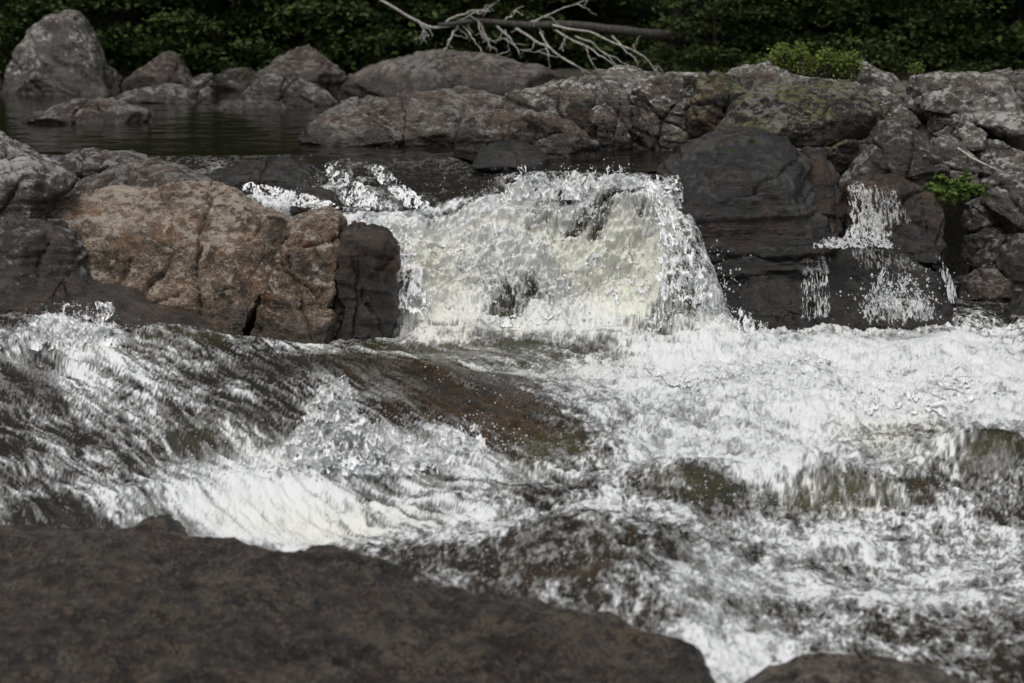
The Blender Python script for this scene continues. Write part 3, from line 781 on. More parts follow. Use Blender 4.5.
# --- foreground
rock('boulder', 'huge dark wet foreground rock across the lower left', 'boulder',
     [(-420,640),(-300,560),(-120,548),(0,544),(60,541),(130,538),(172,548),(230,558),(330,570),(440,594),(540,622),(620,644),(680,660),(712,682),(724,720),(712,800),(600,960),(100,1000),(-400,900)], 7.0, .21, 10.0, 2.6, 7, 'fore', 63, zb=-.12, ncut=0, wet=.9, crack=.5, strata=.5, rough=1.35)
rock('boulder', 'dark rounded rock top at the bottom edge right of centre', 'boulder',
     [(730,740),(745,690),(765,670),(800,659),(850,655),(900,660),(940,672),(972,692),(985,740),(930,820),(780,820)], 7.6, .3, 1.2, 2.4, 6, 'fore', 64, zb=-.12, wet=.3, rough=.6, crack=.4)
rock('boulder', 'small reddish rock tip beside the white hydraulic', 'rock',
     [(106,552),(126,530),(150,516),(168,518),(182,532),(190,552)], 9.75, .16, .5, 2.4, 5, 'wetbrown', 65, wet=.5)
rock('boulder', 'small brown rock tip breaking the race near the foreground', 'rock',
     [(706,622),(722,600),(748,592),(772,600),(796,622)], 8.75, .14, .8, 2.4, 5, 'fore', 66, wet=.7)

# ------------------------------------------------------------------ side cascades: torn sheets of falling water
def cascade(name, label, L, R, Yt, Yb, thr=.6, layers=3, bulge=.06, seed=0, mat='lace', crest=False, fr=(20, 9), endfade=.3, om=1.0, cs=.62):
    L = np.array(L, float); R = np.array(R, float)
    def resample(P, n):
        d = np.r_[0, np.cumsum(np.hypot(*np.diff(P, axis=0).T))]; t = np.linspace(0, d[-1], n)
        return np.stack([np.interp(t, d, P[:, 0]), np.interp(t, d, P[:, 1])], 1)
    hgt = np.hypot(*np.diff(L, axis=0).T).sum(); wid = np.abs(R[:, 0] - L[:, 0]).max()
    nr, nc = int(hgt * 2.2) + 4, int(wid * 2.2) + 4
    A, B = resample(L, nr), resample(R, nr)
    aV, aF, aO, off = [], [], [], 0
    tt = np.linspace(0, 1, nr)
    if Yt is None:
        Yb = at_surf((L[-1][0] + R[-1][0]) / 2, (L[-1][1] + R[-1][1]) / 2)[1] + .16; Yt = Yb + .06
    Yr = Yt + (Yb - Yt) * tt ** .7
    for k in range(layers):
        V = np.zeros((nr, nc, 3))
        uu = np.linspace(0, 1, nc)
        for i in range(nr):
            a, b = at_y(*A[i], Yr[i]), at_y(*B[i], Yr[i])
            V[i] = a[None] + (b - a)[None] * uu[:, None]
        x = V[..., 0].ravel(); s = (np.repeat(tt, nc) * hgt * .0085)
        so = seed * 7.3 + k * 3.1
        V = V.reshape(-1, 3)
        bl = bulge * rid2(x * 9 + so, s * 5 + so, 3)
        V[:, 1] -= bl + .03 * k; V[:, 2] += .02 * rid2(x * 20 + so, s * 12, 2)
        lace = rid2(x * fr[0] + so + .35 * vn2(x * 12, s * 12 + so), s * fr[1] + so, 4, .72)
        ue = np.tile(np.minimum(uu, 1 - uu), nr)
        lace = lace + .12 * fbm2(x * 5 + so, s * 3, 2) - .25 * sm(.12, 0, ue + .06 * fbm2(s * 12 + so, s * 3, 2))
        tv = np.repeat(tt, nc) + .10 * fbm2(x * 8 + so, s * 3 + 9, 3)
        if crest:
            lace = lace + .22 - cs * (1 - np.clip(tv, 0, 1)) ** 1.1 + .16 * fbm2(x * 6 + so + 4, s * 1.5, 3)
        else:
            lace = lace + .08 * sm(.3, .8, tv) - .14 * sm(.12, 0, tv) - endfade * sm(.86, 1.0, tv)
        F = grid_faces(nr, nc); op = om * np.clip((lace - thr - .03 * k + .07) / .18, 0, 1); kp = (lace > thr + .03 * k - .07)[F].all(axis=1)
        if kp.sum() < 3: continue
        V2, F2, at2 = compact(V, F[kp], dict(op=op)); aO.append(at2['op']); aV.append(V2); aF.append(F2 + off); off += len(V2)
    o = mesh_np(name, np.concatenate(aV), np.concatenate(aF), M[mat], True, dict(op=np.concatenate(aO)))
    tag(o, None, None, kind='structure'); return o

cascade('side_cascade', '', [(843,180),(846,200),(850,222),(836,244)], [(862,182),(872,205),(890,228),(892,244)], 17.2, 16.5, .60, 5, .04, seed=1, fr=(30, 10), om=.62)
cascade('side_cascade', '', [(826,237),(815,243),(808,249)], [(888,237),(892,243),(900,249)], 16.55, 16.1, .5, 2, .02, seed=2, fr=(30, 20), om=.62)
cascade('side_cascade', '', [(800,276),(799,300),(798,322)], [(828,274),(831,300),(832,322)], 15.75, 15.6, .64, 4, .04, seed=3, fr=(44, 7), om=.62)
cascade('side_cascade', '', [(880,266),(866,285),(855,305),(850,324)], [(902,266),(920,285),(938,305),(944,324)], 15.75, 15.4, .615, 5, .1, seed=4, fr=(34, 12), om=.62)
cascade('side_cascade', '', [(928,253),(936,268),(944,285),(948,304)], [(936,253),(948,270),(955,288),(958,304)], 15.8, 15.6, .56, 2, .03, seed=5, fr=(50, 4), om=.62)
cascade('side_cascade', '', [(846,248),(852,258),(862,270)], [(894,248),(912,258),(930,270)], 15.95, 15.72, .60, 3, .02, seed=24, fr=(40, 9), om=.4, endfade=.1)
cascade('side_cascade', '', [(796,258),(798,268),(800,278)], [(832,256),(832,266),(830,276)], 15.95, 15.72, .60, 2, .02, seed=22, fr=(40, 7), om=.35)
cascade('side_cascade', '', [(852,186),(858,205),(866,232)], [(900,186),(904,206),(912,226)], 17.0, 16.55, .60, 2, .03, seed=23, fr=(40, 9), om=.45)
cascade('lace_curtain', '', [(640,176),(646,205),(650,240),(655,280),(660,325)], [(660,176),(666,205),(690,240),(712,280),(722,322)], 16.35, 15.5, .60, 4, .1, seed=6)
cascade('splash', '', [(324,374),(304,412),(280,452)], [(350,374),(366,412),(404,452)], None, None, 0.50, 5, .12, seed=11, crest=True, fr=(20, 8), cs=.36)
cascade('splash', '', [(290,420),(280,468)], [(430,436),(440,472)], None, None, 0.58, 3, .12, seed=12, crest=True, fr=(20, 9), cs=0.42)
cascade('splash', '', [(430,424),(424,462)], [(484,424),(490,462)], None, None, 0.58, 2, .08, seed=13, crest=True, fr=(24, 8), cs=0.36)
cascade('splash', '', [(36,300),(30,348)], [(122,302),(132,346)], None, None, 0.60, 4, .10, seed=14, crest=True, fr=(24, 9), cs=0.42)
cascade('splash', '', [(640,292),(640,335)], [(760,300),(770,335)], None, None, .70, 3, .08, seed=17, crest=True, fr=(22, 10), cs=0.5)
cascade('splash', '', [(506,163),(500,200)], [(656,166),(664,200)], None, None, .70, 3, .10, seed=18, crest=True, fr=(18, 8), cs=0.4)
cascade('lace_curtain', '', [(386,232),(392,260),(396,290),(398,318)], [(405,226),(420,255),(425,290),(432,318)], 16.2, 15.6, .60, 3, .05, seed=8)
cascade('lace_curtain', '', [(322,162),(326,178),(338,194),(350,212)], [(340,162),(352,176),(372,192),(392,212)], 18.2, 16.95, .60, 3, .05, seed=9)
cascade('lace_curtain', '', [(366,164),(376,180),(392,196),(410,212)], [(380,164),(398,178),(418,194),(440,212)], 18.2, 16.95, .615, 3, .05, seed=10)
cascade('lace_curtain', '', [(236,188),(270,200),(310,212)], [(250,182),(300,192),(350,208)], 17.2, 16.8, .55, 3, .04, seed=19)

# ------------------------------------------------------------------ spray
def build_spray():
    oc = np.array([[1,0,0],[-1,0,0],[0,1,0],[0,-1,0],[0,0,1],[0,0,-1]], f32)
    of = np.array([[0,2,4],[2,1,4],[1,3,4],[3,0,4],[2,0,5],[1,2,5],[3,1,5],[0,3,5]], np.int32)
    P, S = [], []
    def burst(px, py, rx, ry, n, up, size=.006, toward=.1):
        for _ in range(n):
            w = at_surf(px + rng.normal() * rx, py + rng.normal() * ry)
            k = rng.random() ** 2
            P.append(w + np.array([rng.normal() * .03, -rng.random() * toward, .01 + up * k])); S.append(size * .66 * rng.lognormal(0, .45) * (1 - .4 * k))
    burst(560, 208, 60, 16, 600, .08); burst(610, 260, 60, 40, 700, .12); burst(470, 270, 60, 40, 600, .08)
    burst(690, 300, 25, 18, 900, .22); burst(720, 318, 30, 5, 250, .10); burst(560, 325, 110, 5, 500, .08)
    burst(75, 325, 25, 10, 350, .13, .005); burst(60, 345, 40, 14, 200, .06, .005)
    burst(345, 420, 16, 8, 160, .22, .006); burst(400, 430, 60, 8, 260, .10, .0055); burst(470, 445, 40, 6, 200, .09, .005); burst(320, 460, 80, 14, 400, .08, .005)
    burst(640, 385, 90, 22, 700, .07, .0045); burst(880, 345, 100, 10, 300, .06, .0045)
    burst(660, 470, 60, 16, 200, .06, .004); burst(800, 500, 100, 6, 300, .06, .0042); burst(960, 480, 40, 14, 80, .05, .004)
    burst(740, 600, 40, 40, 120, .05, .0035); burst(860, 570, 90, 30, 120, .04, .0033); burst(620, 550, 60, 20, 60, .03, .0035); burst(600, 600, 60, 16, 120, .03, .0035); burst(480, 560, 60, 12, 160, .03, .0035)
    burst(330, 190, 20, 14, 250, .07, .005); burst(290, 200, 30, 6, 250, .06, .005)
    for _ in range(350):
        w = at_y(900 + rng.normal() * 24, 300 + rng.normal() * 12, 15.4); P.append(w); S.append(.005 * rng.lognormal(0, .4))
    for _ in range(120):
        w = at_y(715 + rng.normal() * 14, 285 + rng.normal() * 22, 15.5); P.append(w); S.append(.005 * rng.lognormal(0, .4))
    P = np.array(P, f32); S = np.array(S, f32); n = len(P)
    st = np.stack([1 + .3 * rng.random(n), np.ones(n), 1 + .8 * rng.random(n)], 1).astype(f32)
    V = P[:, None] + oc[None] * (S[:, None] * st)[:, None, :]
    F = of[None] + (np.arange(n, dtype=np.int32) * 6)[:, None, None]
    tag(mesh_np('spray', V.reshape(-1, 3), F.reshape(-1, 3), M['foam'], True), 'fine white water drops flung up along the falls and rapids', 'spray', kind='stuff')
build_spray()

def tube(path, radii, sides=7):
    path = np.array(path, float); n = len(path)
    tg = np.gradient(path, axis=0); tg /= np.linalg.norm(tg, axis=1, keepdims=True) + 1e-9
    V = []
    for i in range(n):
        a = np.cross(tg[i], [0.31, .2, .93]); a /= np.linalg.norm(a) + 1e-9; b = np.cross(tg[i], a)
        for k in range(sides):
            t = 2 * math.pi * k / sides; V.append(path[i] + radii[i] * (math.cos(t) * a + math.sin(t) * b))
    F = []
    for i in range(n - 1):
        for k in range(sides):
            k2 = (k + 1) % sides; F.append((i * sides + k, i * sides + k2, (i + 1) * sides + k2, (i + 1) * sides + k))
    V.append(path[0]); V.append(path[-1]); a, b = len(V) - 2, len(V) - 1
    for k in range(sides):
        k2 = (k + 1) % sides
        F.append((a, a, k2, k)); F.append((b, b, (n - 1) * sides + k, (n - 1) * sides + k2))
    return np.array(V), np.array(F, np.int32)

def tri_fix(F):
    T = []
    for f in F:
        if f[0] == f[1]: T.append((f[0], f[2], f[3]))
        else: T.append((f[0], f[1], f[2])); T.append((f[0], f[2], f[3]))
    return np.array(T, np.int32)

def join(parts):
    Vs, Fs, o = [], [], 0
    for V, F in parts:
        Vs.append(V); Fs.append(F + o); o += len(V)
    return np.concatenate(Vs), np.concatenate(Fs)

# ------------------------------------------------------------------ plants
def leaf_mat(name, a, b, tr=.25):
    s = NT(name)
    tc = s.n('ShaderNodeTexCoord').outputs['Object']
    rnd = s.attr('tone')
    c = s.mix(rnd, c4(a), c4(b))
    p = s.n('ShaderNodeBsdfPrincipled'); s.l(c, p.inputs[0]); p.inputs['Roughness'].default_value = .6; p.inputs['Specular IOR Level'].default_value = .12
    t = s.n('ShaderNodeBsdfTranslucent'); s.l(c, t.inputs[0])
    m = s.n('ShaderNodeMixShader'); m.inputs[0].default_value = tr; s.l(p.outputs[0], m.inputs[1]); s.l(t.outputs[0], m.inputs[2])
    s.l(m.outputs[0], s.out.inputs[0]); return s.m
M['leaf'] = leaf_mat('dark_green_leaves', (.018, .033, .010), (.074, .112, .034))
M['leaf2'] = leaf_mat('olive_green_leaves', (.024, .038, .012), (.075, .10, .033))
M['bush'] = leaf_mat('low_bush_leaves', (.07, .095, .022), (.20, .25, .06))
M['fern'] = leaf_mat('fern_green', (.05, .085, .02), (.13, .19, .045))

def bark_mat(name, a, b):
    s = NT(name)
    tc = s.n('ShaderNodeTexCoord').outputs['Object']
    n = s.noise(s.mapping(tc, (3, 3, .6)), 9, 5, .65)
    c = s.mix(s.mr(n, .35, .65), c4(a), c4(b))
    p = s.n('ShaderNodeBsdfPrincipled'); s.l(c, p.inputs[0]); p.inputs['Roughness'].default_value = .85
    bp = s.n('ShaderNodeBump'); bp.inputs['Distance'].default_value = .03; s.l(n, bp.inputs['Height']); s.l(bp.outputs[0], p.inputs['Normal'])
    s.l(p.outputs[0], s.out.inputs[0]); return s.m
M['bark'] = bark_mat('tree_bark', (.02, .016, .012), (.06, .05, .04))
M['dead'] = bark_mat('bleached_dead_wood', (.2, .19, .17), (.5, .475, .43))
M['log'] = bark_mat('shaded_weathered_log', (.02, .018, .015), (.07, .064, .055))  # log wood darkened, the shadow over it put into its colour

def leaves(C, size, flat=.6):
    """C: centres n x 3; folded pointed leaves of mixed size and tilt"""
    n = len(C)
    th = rng.random(n) * 2 * math.pi
    d = np.stack([np.cos(th), np.sin(th), rng.normal(0, .45, n) - .25], 1); d /= np.linalg.norm(d, axis=1, keepdims=True)
    up = np.stack([rng.normal(0, flat, n), rng.normal(0, flat, n) - .25, np.ones(n)], 1)
    sd = np.cross(d, up); sd /= np.linalg.norm(sd, axis=1, keepdims=True) + 1e-9
    nn = np.cross(sd, d)
    L = size * (.6 + .8 * rng.random(n)); w = L * (.55 + .2 * rng.random(n))
    a = C - d * L[:, None] * .5; b = C + d * L[:, None] * .55
    l = C + sd * w[:, None] * .5 + nn * L[:, None] * .10; r = C - sd * w[:, None] * .5 + nn * L[:, None] * .10
    V = np.stack([a, l, b, r], 1).reshape(-1, 3)
    i = np.arange(n, dtype=np.int32)[:, None] * 4
    F = np.concatenate([i + np.array([[0, 1, 2]]), i + np.array([[0, 2, 3]])])
    tone = np.repeat(np.clip(rng.normal(.45, .25, n), 0, 1), 4)
    return V, F.astype(np.int32), tone

CL = []
def boughs(n, w, h, per, spread=.24, flat=.26, hollow=.45):
    """leaf centres bunched on layered boughs through a crown w wide and h tall, base at z=0"""
    out, tips = [], []; CL.clear()
    for _ in range(n):
        t = rng.random(); ang = rng.random() * 2 * math.pi
        rad = w * .5 * (hollow + (1 - hollow) * rng.random() ** .5) * (1.05 - .55 * t ** 1.6) * (.75 + .45 * rng.random())
        c = np.array([rad * math.cos(ang), rad * math.sin(ang), h * (.04 + .94 * t)])
        k = int(per * (.5 + rng.random()))
        q = rng.normal(0, 1, (k, 3)) * np.array([spread, spread, spread * flat])
        q[:, 2] -= .3 * np.hypot(q[:, 0], q[:, 1])
        out.append(c + q); tips.append(c); CL.append(np.full(k, rng.normal(0, .26)))
    return np.concatenate(out), tips

def plant_wood(tips, h, r, trunk_top=.85, every=3):
    pts = [np.array([0, 0, h * trunk_top * t]) + np.array([.06 * math.sin(3 * t + h), .05 * math.sin(4 * t), 0]) for t in np.linspace(0, 1, 8)]
    pts[0] = np.array([0, 0, -.25])
    V, F = tube(pts, [r * (1.15 - .9 * t) for t in np.linspace(0, 1, 8)], 8)
    parts = [(V, tri_fix(F))]
    for c in tips[::every]:
        z0 = max(.05, c[2] - .35 * np.hypot(c[0], c[1]) - .1); s = np.array([0, 0, min(z0, h * trunk_top)])
        mid = (s + c) / 2 + np.array([0, 0, .06])
        V, F = tube([s, mid, c], [r * .28, r * .2, r * .08], 5); parts.append((V, tri_fix(F)))
    return join(parts)

protos = []
for k, (w, h, n, per, sz, m) in enumerate(((2.6, 3.4, 95, 120, .10, 'leaf'), (3.0, 2.9, 95, 120, .09, 'leaf2'), (2.4, 3.6, 90, 120, .115, 'leaf'))):
    C, tips = boughs(n, w, h, per)
    V, F, tone = leaves(C, sz); tone = np.clip(tone + np.repeat(np.concatenate(CL), 4), 0, 1)
    root = empty('leafy_sapling', (0, 0, 0))
    mesh_np('crown', V, F, M[m], False, dict(tone=tone), parent=root)
    V, F = plant_wood(tips, h, .04)
    mesh_np('trunk', V, F, M['bark'], True, parent=root)
    protos.append(root)

def copy_tree(o, parent=None):
    c = o.copy(); col.objects.link(c)
    if parent is not None: c.parent = parent
    for ch in list(o.children):
        if ch is not c: copy_tree(ch, c)
    return c

used = set()
def place(kind, x, y, z, s, rz, label, cat, group):
    o = protos[kind]
    if kind in used:
        kids = list(o.children); c = o.copy(); col.objects.link(c)
        for ch in kids:
            d = ch.copy(); col.objects.link(d); d.parent = c
        o = c
    used.add(kind)
    o.location = (x, y, z); o.rotation_euler = (0, 0, rz); o.scale = (s, s, s)
    tag(o, label, cat, group)

SAP = [
    (0, 20, 34.6, 'leafy sapling at the left edge behind the tall grey boulder'),
    (1, 95, 35.6, 'leafy sapling over the right shoulder of the tall grey boulder'),
    (2, 150, 34.7, 'leafy sapling directly above the tan pyramid boulder'),
    (0, 215, 34.4, 'low leafy sapling overhanging the blocky grey rock'),
    (1, 268, 35.4, 'leafy sapling rising left of the peaked rusty boulder'),
    (2, 330, 34.9, 'bright leaved sapling behind the peaked rusty boulder'),
    (0, 395, 35.2, 'leafy sapling behind the left tip of the dead tree'),
    (1, 470, 36.2, 'leafy sapling behind the upturned dead branches'),
    (2, 560, 36.6, 'dark leafy sapling above the middle of the dead tree trunk'),
    (1, 715, 34.4, 'leafy sapling right of the standing tree trunk'),
    (0, 770, 35.6, 'leafy sapling rising behind the low green bush'),
    (2, 835, 35.0, 'leafy sapling behind the right end of the outcrop'),
    (1, 895, 34.6, 'leafy sapling behind the gap left of the flat pale boulder'),
    (0, 950, 35.4, 'leafy sapling straight behind the flat topped pale boulder'),
    (2, 1010, 34.8, 'leafy sapling at the right edge of the far bank'),
]
for i, (k, px, Y, lab) in enumerate(SAP):
    x = (px - 512) / FPX * Y * 1.0
    place(k, x, Y, float(ground_z(np.array([x]), np.array([Y]))[0]) - .1, .85 + .25 * rng.random(), rng.random() * 6.28, lab, 'tree', 'leafy saplings along the far bank')

# the wood behind: reads as one dark mass
def build_forest():
    Cs = []
    for _ in range(620):          # understorey boughs
        Y = rng.uniform(36.5, 44); x = rng.uniform(-.36, .36) * Y; z = float(ground_z(np.array([x]), np.array([Y]))[0]) + rng.uniform(.1, 4.2)
        Cs.append(np.array([x, Y, z]) + rng.normal(0, 1, (45, 3)) * np.array([.38, .38, .13]))
    V1, F1, t1 = leaves(np.concatenate(Cs), .17)
    Cs = []
    for _ in range(6000):         # unseen high canopy, made tall and dense to block sky and darken reflections
        Y = rng.uniform(35.5, 54); x = rng.uniform(-.62, .62) * Y; z = float(ground_z(np.array([x]), np.array([Y]))[0]) + rng.uniform(3.4, 21)
        Cs.append(np.array([x, Y, z]) + rng.normal(0, 1, (22, 3)) * np.array([.8, .8, .35]))
    V2, F2, t2 = leaves(np.concatenate(Cs), .55)
    V, F = np.concatenate([V1, V2]), np.concatenate([F1, F2 + len(V1)])
    tag(mesh_np('forest', V, F, M['leaf'], False, dict(tone=np.concatenate([t1, t2]))), 'dark green wood closing the view behind the far bank', 'forest', kind='stuff')
build_forest()

# standing trunk right of the dead tree
def big_tree(px, Y, r, label, lean):
    x = (px - 512) / FPX * Y; z = float(ground_z(np.array([x]), np.array([Y]))[0])
    root = empty('tree', (x, Y, z)); tag(root, label, 'tree')
    ts = np.linspace(0, 1, 10)
    path = [np.array([lean * t * 9 + .06 * math.sin(7 * t), 0, -.3 + 9.5 * t]) for t in ts]
    V, F = tube(path, [r * (1.0 - .55 * t) + r * .5 * math.exp(-t * 22) for t in ts], 14)
    parts = [(V, tri_fix(F))]
    for _ in range(14):
        t = rng.uniform(.45, .95); s = np.array([lean * t * 9, 0, 9.5 * t]); a = rng.random() * 6.28
        e = s + np.array([math.cos(a), math.sin(a), .4]) * rng.uniform(1, 2)
        V, F = tube([s, (s + e) / 2 + np.array([0, 0, .15]), e], [r * .3, r * .2, r * .08], 5); parts.append((V, tri_fix(F)))
    V, F = join(parts); mesh_np('trunk', V, F, M['bark'], True, parent=root)
    C, _ = boughs(90, 4.6, 6.0, 40, .4); C[:, 2] += 4.2; C[:, 0] += lean * 6
    V, F, tone = leaves(C, .2); mesh_np('crown', V, F, M['leaf'], False, dict(tone=tone), parent=root)
big_tree(672, 35.2, .15, 'standing dark tree trunk at the right end of the dead tree', .05)
big_tree(585, 37.4, .12, 'slim dark trunk deep in the wood behind the dead tree', -.02)

# low bush on the outcrop
def bush(label, px, py, Y, w, h, n, per, sz, mat, name='low_bush'):
    b = at_y(px, py, Y)
    root = empty(name, b); tag(root, label, 'bush')
    C, tips = [], []
    for _ in range(n):
        x = rng.uniform(-.5, .5) * w; y = rng.uniform(-.25, .25) * w * .6
        zz = h * (1 - (abs(x) / (w * .5)) ** 4 * .55) * (.78 + .3 * math.sin(x * 17 + w * 9) * math.sin(x * 7.3 + 1)) * (.04 + .96 * rng.random() ** .7)
        c = np.array([x, y, zz]); tips.append(c)
        C.append(c + rng.normal(0, 1, (per, 3)) * np.array([.022, .022, .04]))
    V, F, tone = leaves(np.concatenate(C), sz, .9); mesh_np('foliage', V, F, M[mat], False, dict(tone=tone), parent=root)
    parts = []
    for c in tips[::2]:
        V, F = tube([np.array([c[0] * .7, c[1] * .7, -.08]), np.array([c[0] * .9, c[1] * .9, c[2] * .5]), c], [.006, .005, .002], 4); parts.append((V, tri_fix(F)))
    V, F = join(parts); mesh_np('stem', V, F, M['bark'], True, parent=root)
bush('low yellow green bush growing on top of the layered outcrop', 803, 76, 21.1, .98, .33, 300, 24, .03, 'bush')
bush('small tuft of green at the right end of the low bush', 850, 72, 21.3, .22, .17, 50, 22, .03, 'bush')
bush('thin tuft of dry grass beside the flat topped pale boulder', 916, 76, 21.0, .14, .13, 26, 14, .026, 'bush')

# ferns and grass
def fronds(label, px, py, Y, n, L, mat, name, cat, droop=.5, leaflet=True):
    b = at_y(px, py, Y)
    parts = []; tones = []
    for _ in range(n):
        a = rng.uniform(-.3, math.pi + .3) if leaflet else rng.random() * 6.28
        d = np.array([math.cos(a), -abs(math.sin(a)) * .8, 0]); l = L * (.6 + .5 * rng.random()); el = rng.uniform(.2, 1.1)
        t = np.linspace(0, 1, 9)
        path = b + np.stack([d[0] * l * t * math.cos(el), d[1] * l * t * math.cos(el), l * (t * math.sin(el) - droop * t * t * .6)], 1)
        V, F = tube(path, .0045 * (1.1 - t), 4); parts.append((V, tri_fix(F))); tones.append(np.full(len(V), .3))
        if leaflet:
            C = np.repeat(path[1:], 5, 0) + rng.normal(0, .014, (40, 3)); V, F, tn = leaves(C, .045, .8); parts.append((V, F)); tones.append(tn)
        else:
            w = np.array([.006, 0, 0]); V = np.concatenate([path - w * (1 - t)[:, None], path + w * (1 - t)[:, None]]); F = []
            for i in range(8): F += [(i, i + 1, 9 + i + 1), (i, 9 + i + 1, 9 + i)]
            parts.append((V, np.array(F, np.int32))); tones.append(rng.random() * np.ones(len(V)))
    V, F = join(parts)
    o = mesh_np(name, V, F, M[mat], False, dict(tone=np.concatenate(tones)), loc=b); tag(o, label, cat)
fronds('bright green fern growing from the dark cleft on the right', 955, 194, 17.7, 46, .34, 'fern', 'fern', 'fern')
fronds('tiny green grass tuft on top of the large dark boulder', 752, 143, 16.35, 40, .07, 'fern', 'grass_tuft', 'grass', .3, False)
fronds('smaller sprig of grass on the left shoulder of the large dark boulder', 733, 152, 16.2, 18, .05, 'fern', 'grass_tuft', 'grass', .3, False)

# dead stick on the right bank
p = [at_y(958, 148, 18.4), at_y(972, 158, 18.3), at_y(988, 166, 18.2), at_y(1003, 172, 18.1)]
V, F = tube(p, [.010, .012, .010, .006], 7)
tag(mesh_np('dead_stick', V, tri_fix(F), M['dead'], True, loc=p[0]), 'bleached dead stick lying across the stones above the fern', 'stick')

# fallen dead tree
def dead_tree():
    Y = 32.6
    root = empty('fallen_tree', at_y(560, 40, Y)); tag(root, 'bleached fallen dead tree with bare branches lying across the far bank', 'tree')
    o = np.array(root.location)
    def br(name, pts, r0, r1, mat='dead', wob=.02, parent=root):
        P = np.array([at_y(px, py, Y + dy) for px, py, dy in pts]) - o
        t = np.linspace(0, 1, 22); tk = np.linspace(0, 1, len(P))
        # smooth the polyline a little
        Q = np.stack([np.interp(t, tk, P[:, k]) for k in range(3)], 1)
        for _ in range(2): Q[1:-1] = (Q[:-2] + 2 * Q[1:-1] + Q[2:]) / 4
        Q += np.stack([fbm2(t * 7 + rng.random() * 99, t * 0, 2) for _ in range(3)], 1) * wob * np.sin(math.pi * np.clip(t, 0, .5))[:, None]
        V, F = tube(Q, r0 + (r1 - r0) * t, 8)
        return mesh_np(name, V, tri_fix(F), M[mat], True, parent=parent)
    br('trunk', [(438,25,-.1),(470,21,-.05),(520,24,0),(580,27,.1),(640,34,.4),(668,37,1.2),(690,41,2.4)], .032, .115, 'log', .05)
    R = [
        ([(380,0,.2),(398,10,.1),(415,20,.05),(430,29,0),(450,28,0),(462,20,0)], .03, .045),
        ([(418,20,0),(424,28,-.05),(422,34,-.1),(415,39,-.15)], .022, .010),
        ([(424,30,0),(428,34,-.05),(421,40,-.1)], .018, .008),
        ([(458,26,0),(452,36,-.1),(446,46,-.2),(443,54,-.25)], .03, .022),
        ([(446,22,0),(456,16,-.05),(470,12,-.1),(488,10,-.1)], .03, .012),
        ([(460,22,0),(470,14,-.1),(480,12,-.2),(490,11,-.2)], .022, .01),
        ([(462,24,0),(470,34,-.1),(476,44,-.2),(481,52,-.3)], .022, .010),
        ([(478,22,0),(484,32,-.1),(488,42,-.2),(490,50,-.3)], .022, .010),
        ([(486,38,-.2),(495,40,-.25),(506,38,-.3)], .012, .007),
        ([(470,20,0),(478,20,-.1),(483,34,-.2),(484,44,-.25)], .018, .009),
        ([(495,24,0),(503,32,-.1),(512,40,-.2),(518,48,-.3),(521,57,-.3)], .026, .012),
        ([(505,30,-.1),(507,42,-.2),(508,52,-.3)], .014, .008),
        ([(515,27,0),(530,38,-.1),(545,46,-.2),(558,56,-.3),(572,64,-.4),(586,70,-.5)], .034, .012),
        ([(535,40,-.15),(532,50,-.2),(526,50,-.25),(522,56,-.25)], .012, .006),
        ([(546,46,-.2),(548,56,-.3),(548,68,-.35)], .018, .008),
        ([(540,32,0),(548,46,-.1),(560,58,-.2),(575,66,-.3),(590,72,-.4)], .024, .009),
        ([(552,25,0),(570,30,-.1),(590,31,-.2),(608,40,-.3),(630,48,-.35),(645,58,-.4),(654,68,-.4),(662,76,-.5)], .03, .012),
        ([(556,30,0),(570,40,-.1),(585,46,-.2),(598,54,-.3),(612,64,-.4),(622,72,-.5)], .028, .011),
        ([(575,36,-.1),(590,42,-.2),(604,52,-.3),(618,68,-.4),(628,72,-.4)], .022, .008),
        ([(604,54,-.3),(618,60,-.35),(632,66,-.4),(638,70,-.4)], .014, .006),
        ([(586,46,-.2),(588,56,-.25),(596,60,-.3)], .012, .006),
        ([(612,36,-.1),(624,48,-.2),(634,58,-.3),(640,67,-.35)], .024, .01),
        ([(505,20,0),(514,12,.1),(522,6,.1)], .018, .007),
        ([(530,22,0),(552,14,.1),(572,6,.1),(592,-2,.15)], .020, .010),
        ([(538,20,0),(541,16,0)], .014, .008),
        ([(476,14,-.1),(488,6,.1),(498,1,.1)], .010, .006),
        ([(560,48,-.2),(564,40,-.25),(566,34,-.25)], .010, .005),
        ([(520,50,-.3),(535,51,-.3),(548,50,-.3)], .010, .006),
        ([(632,48,-.3),(636,40,-.3),(640,36,-.3)], .009, .005),
        ([(654,66,-.4),(660,68,-.45),(664,76,-.5)], .010, .005),
    ]
    for pts, a, b in R: br('branch', pts, a * .72, b * .62, wob=.03)
    for _ in range(46):
        pts, a, b = R[int(rng.integers(len(R)))]
        k = int(rng.integers(len(pts) - 1)); f = rng.random()
        p0 = np.array(pts[k]) * (1 - f) + np.array(pts[k + 1]) * f
        d = np.array([rng.normal() * 9 + 4, 4 + abs(rng.normal()) * 6, -.12 * rng.random()])
        br('branch', [tuple(p0), tuple(p0 + d * .5 + np.array([rng.normal() * 2, rng.normal() * 2, 0])), tuple(p0 + d)], .009, .004, wob=.012)
dead_tree()

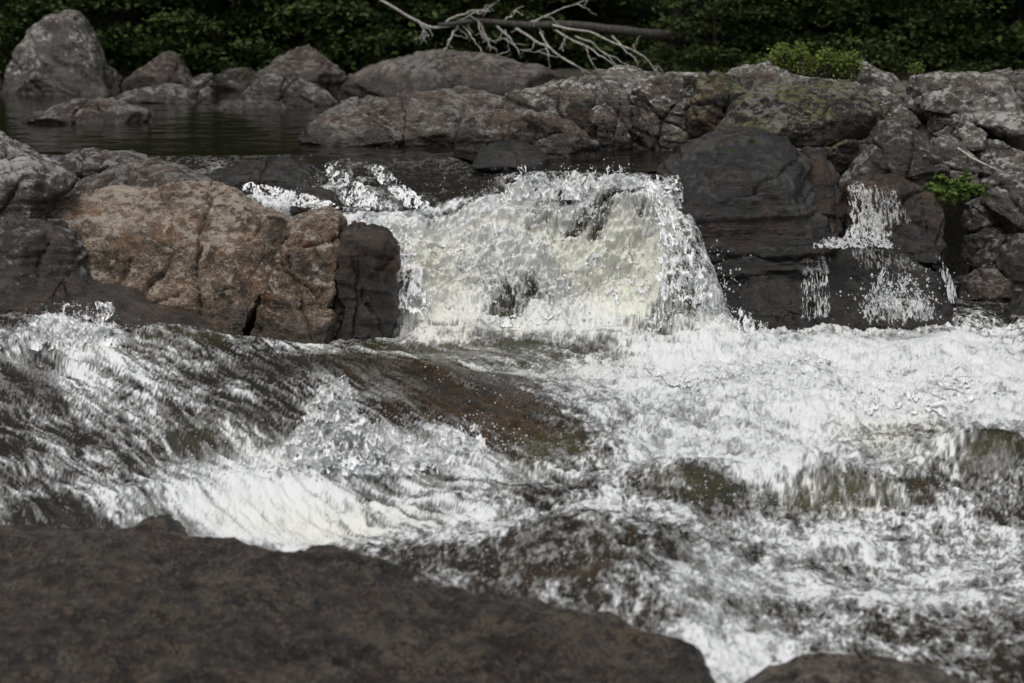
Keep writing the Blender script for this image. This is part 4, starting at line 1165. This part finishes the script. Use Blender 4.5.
# ------------------------------------------------------------------ light, sky, camera
EL, AZ = math.radians(64), math.radians(205)      # AZ: from +Y towards +X
w = bpy.data.worlds.new('World'); scene.world = w; w.use_nodes = True
nt = w.node_tree; nt.nodes.clear()
sky = nt.nodes.new('ShaderNodeTexSky'); sky.sky_type = 'NISHITA'; sky.sun_disc = False
sky.sun_elevation = EL; sky.sun_rotation = AZ; sky.air_density = 1.0; sky.dust_density = 4.0; sky.ozone_density = 1.0
hs = nt.nodes.new('ShaderNodeHueSaturation'); hs.inputs['Saturation'].default_value = .22
bg = nt.nodes.new('ShaderNodeBackground'); bg.inputs['Strength']  .default_value = .11
ow = nt.nodes.new('ShaderNodeOutputWorld')
nt.links.new(sky.outputs[0], hs.inputs['Color']); nt.links.new(hs.outputs[0], bg.inputs[0]); nt.links.new(bg.outputs[0], ow.inputs[0])
sl = bpy.data.lights.new('sun', 'SUN'); sl.energy = .95; sl.angle = math.radians(30); sl.color = (1, .965, .92)
so = bpy.data.objects.new('sun', sl); col.objects.link(so)
sd = np.array([math.sin(AZ) * math.cos(EL), math.cos(AZ) * math.cos(EL), math.sin(EL)])
import mathutils
so.rotation_euler = mathutils.Vector(-sd).to_track_quat('-Z', 'Y').to_euler(); so.location = (0, 0, 30)

cd = bpy.data.cameras.new('camera'); cam = bpy.data.objects.new('camera', cd); col.objects.link(cam)
cam.location = (0, 0, CZ); cam.rotation_euler = (math.radians(90) - PITCH, 0, 0)
cd.sensor_fit = 'HORIZONTAL'; cd.sensor_width = 36; cd.lens = 36 * FPX / 1024
cd.clip_start = .1; cd.clip_end = 1000
cd.dof.use_dof = True; cd.dof.focus_distance = 15.6; cd.dof.aperture_fstop = 2.0
scene.camera = cam
scene.view_settings.view_transform = 'Standard'; scene.view_settings.look = 'None'
scene.view_settings.exposure = 0.44; scene.view_settings.gamma = 1
scene.cycles.max_bounces = 6; scene.cycles.diffuse_bounces = 3; scene.cycles.glossy_bounces = 3; scene.cycles.transmission_bounces = 2
scene.cycles.use_denoising = True
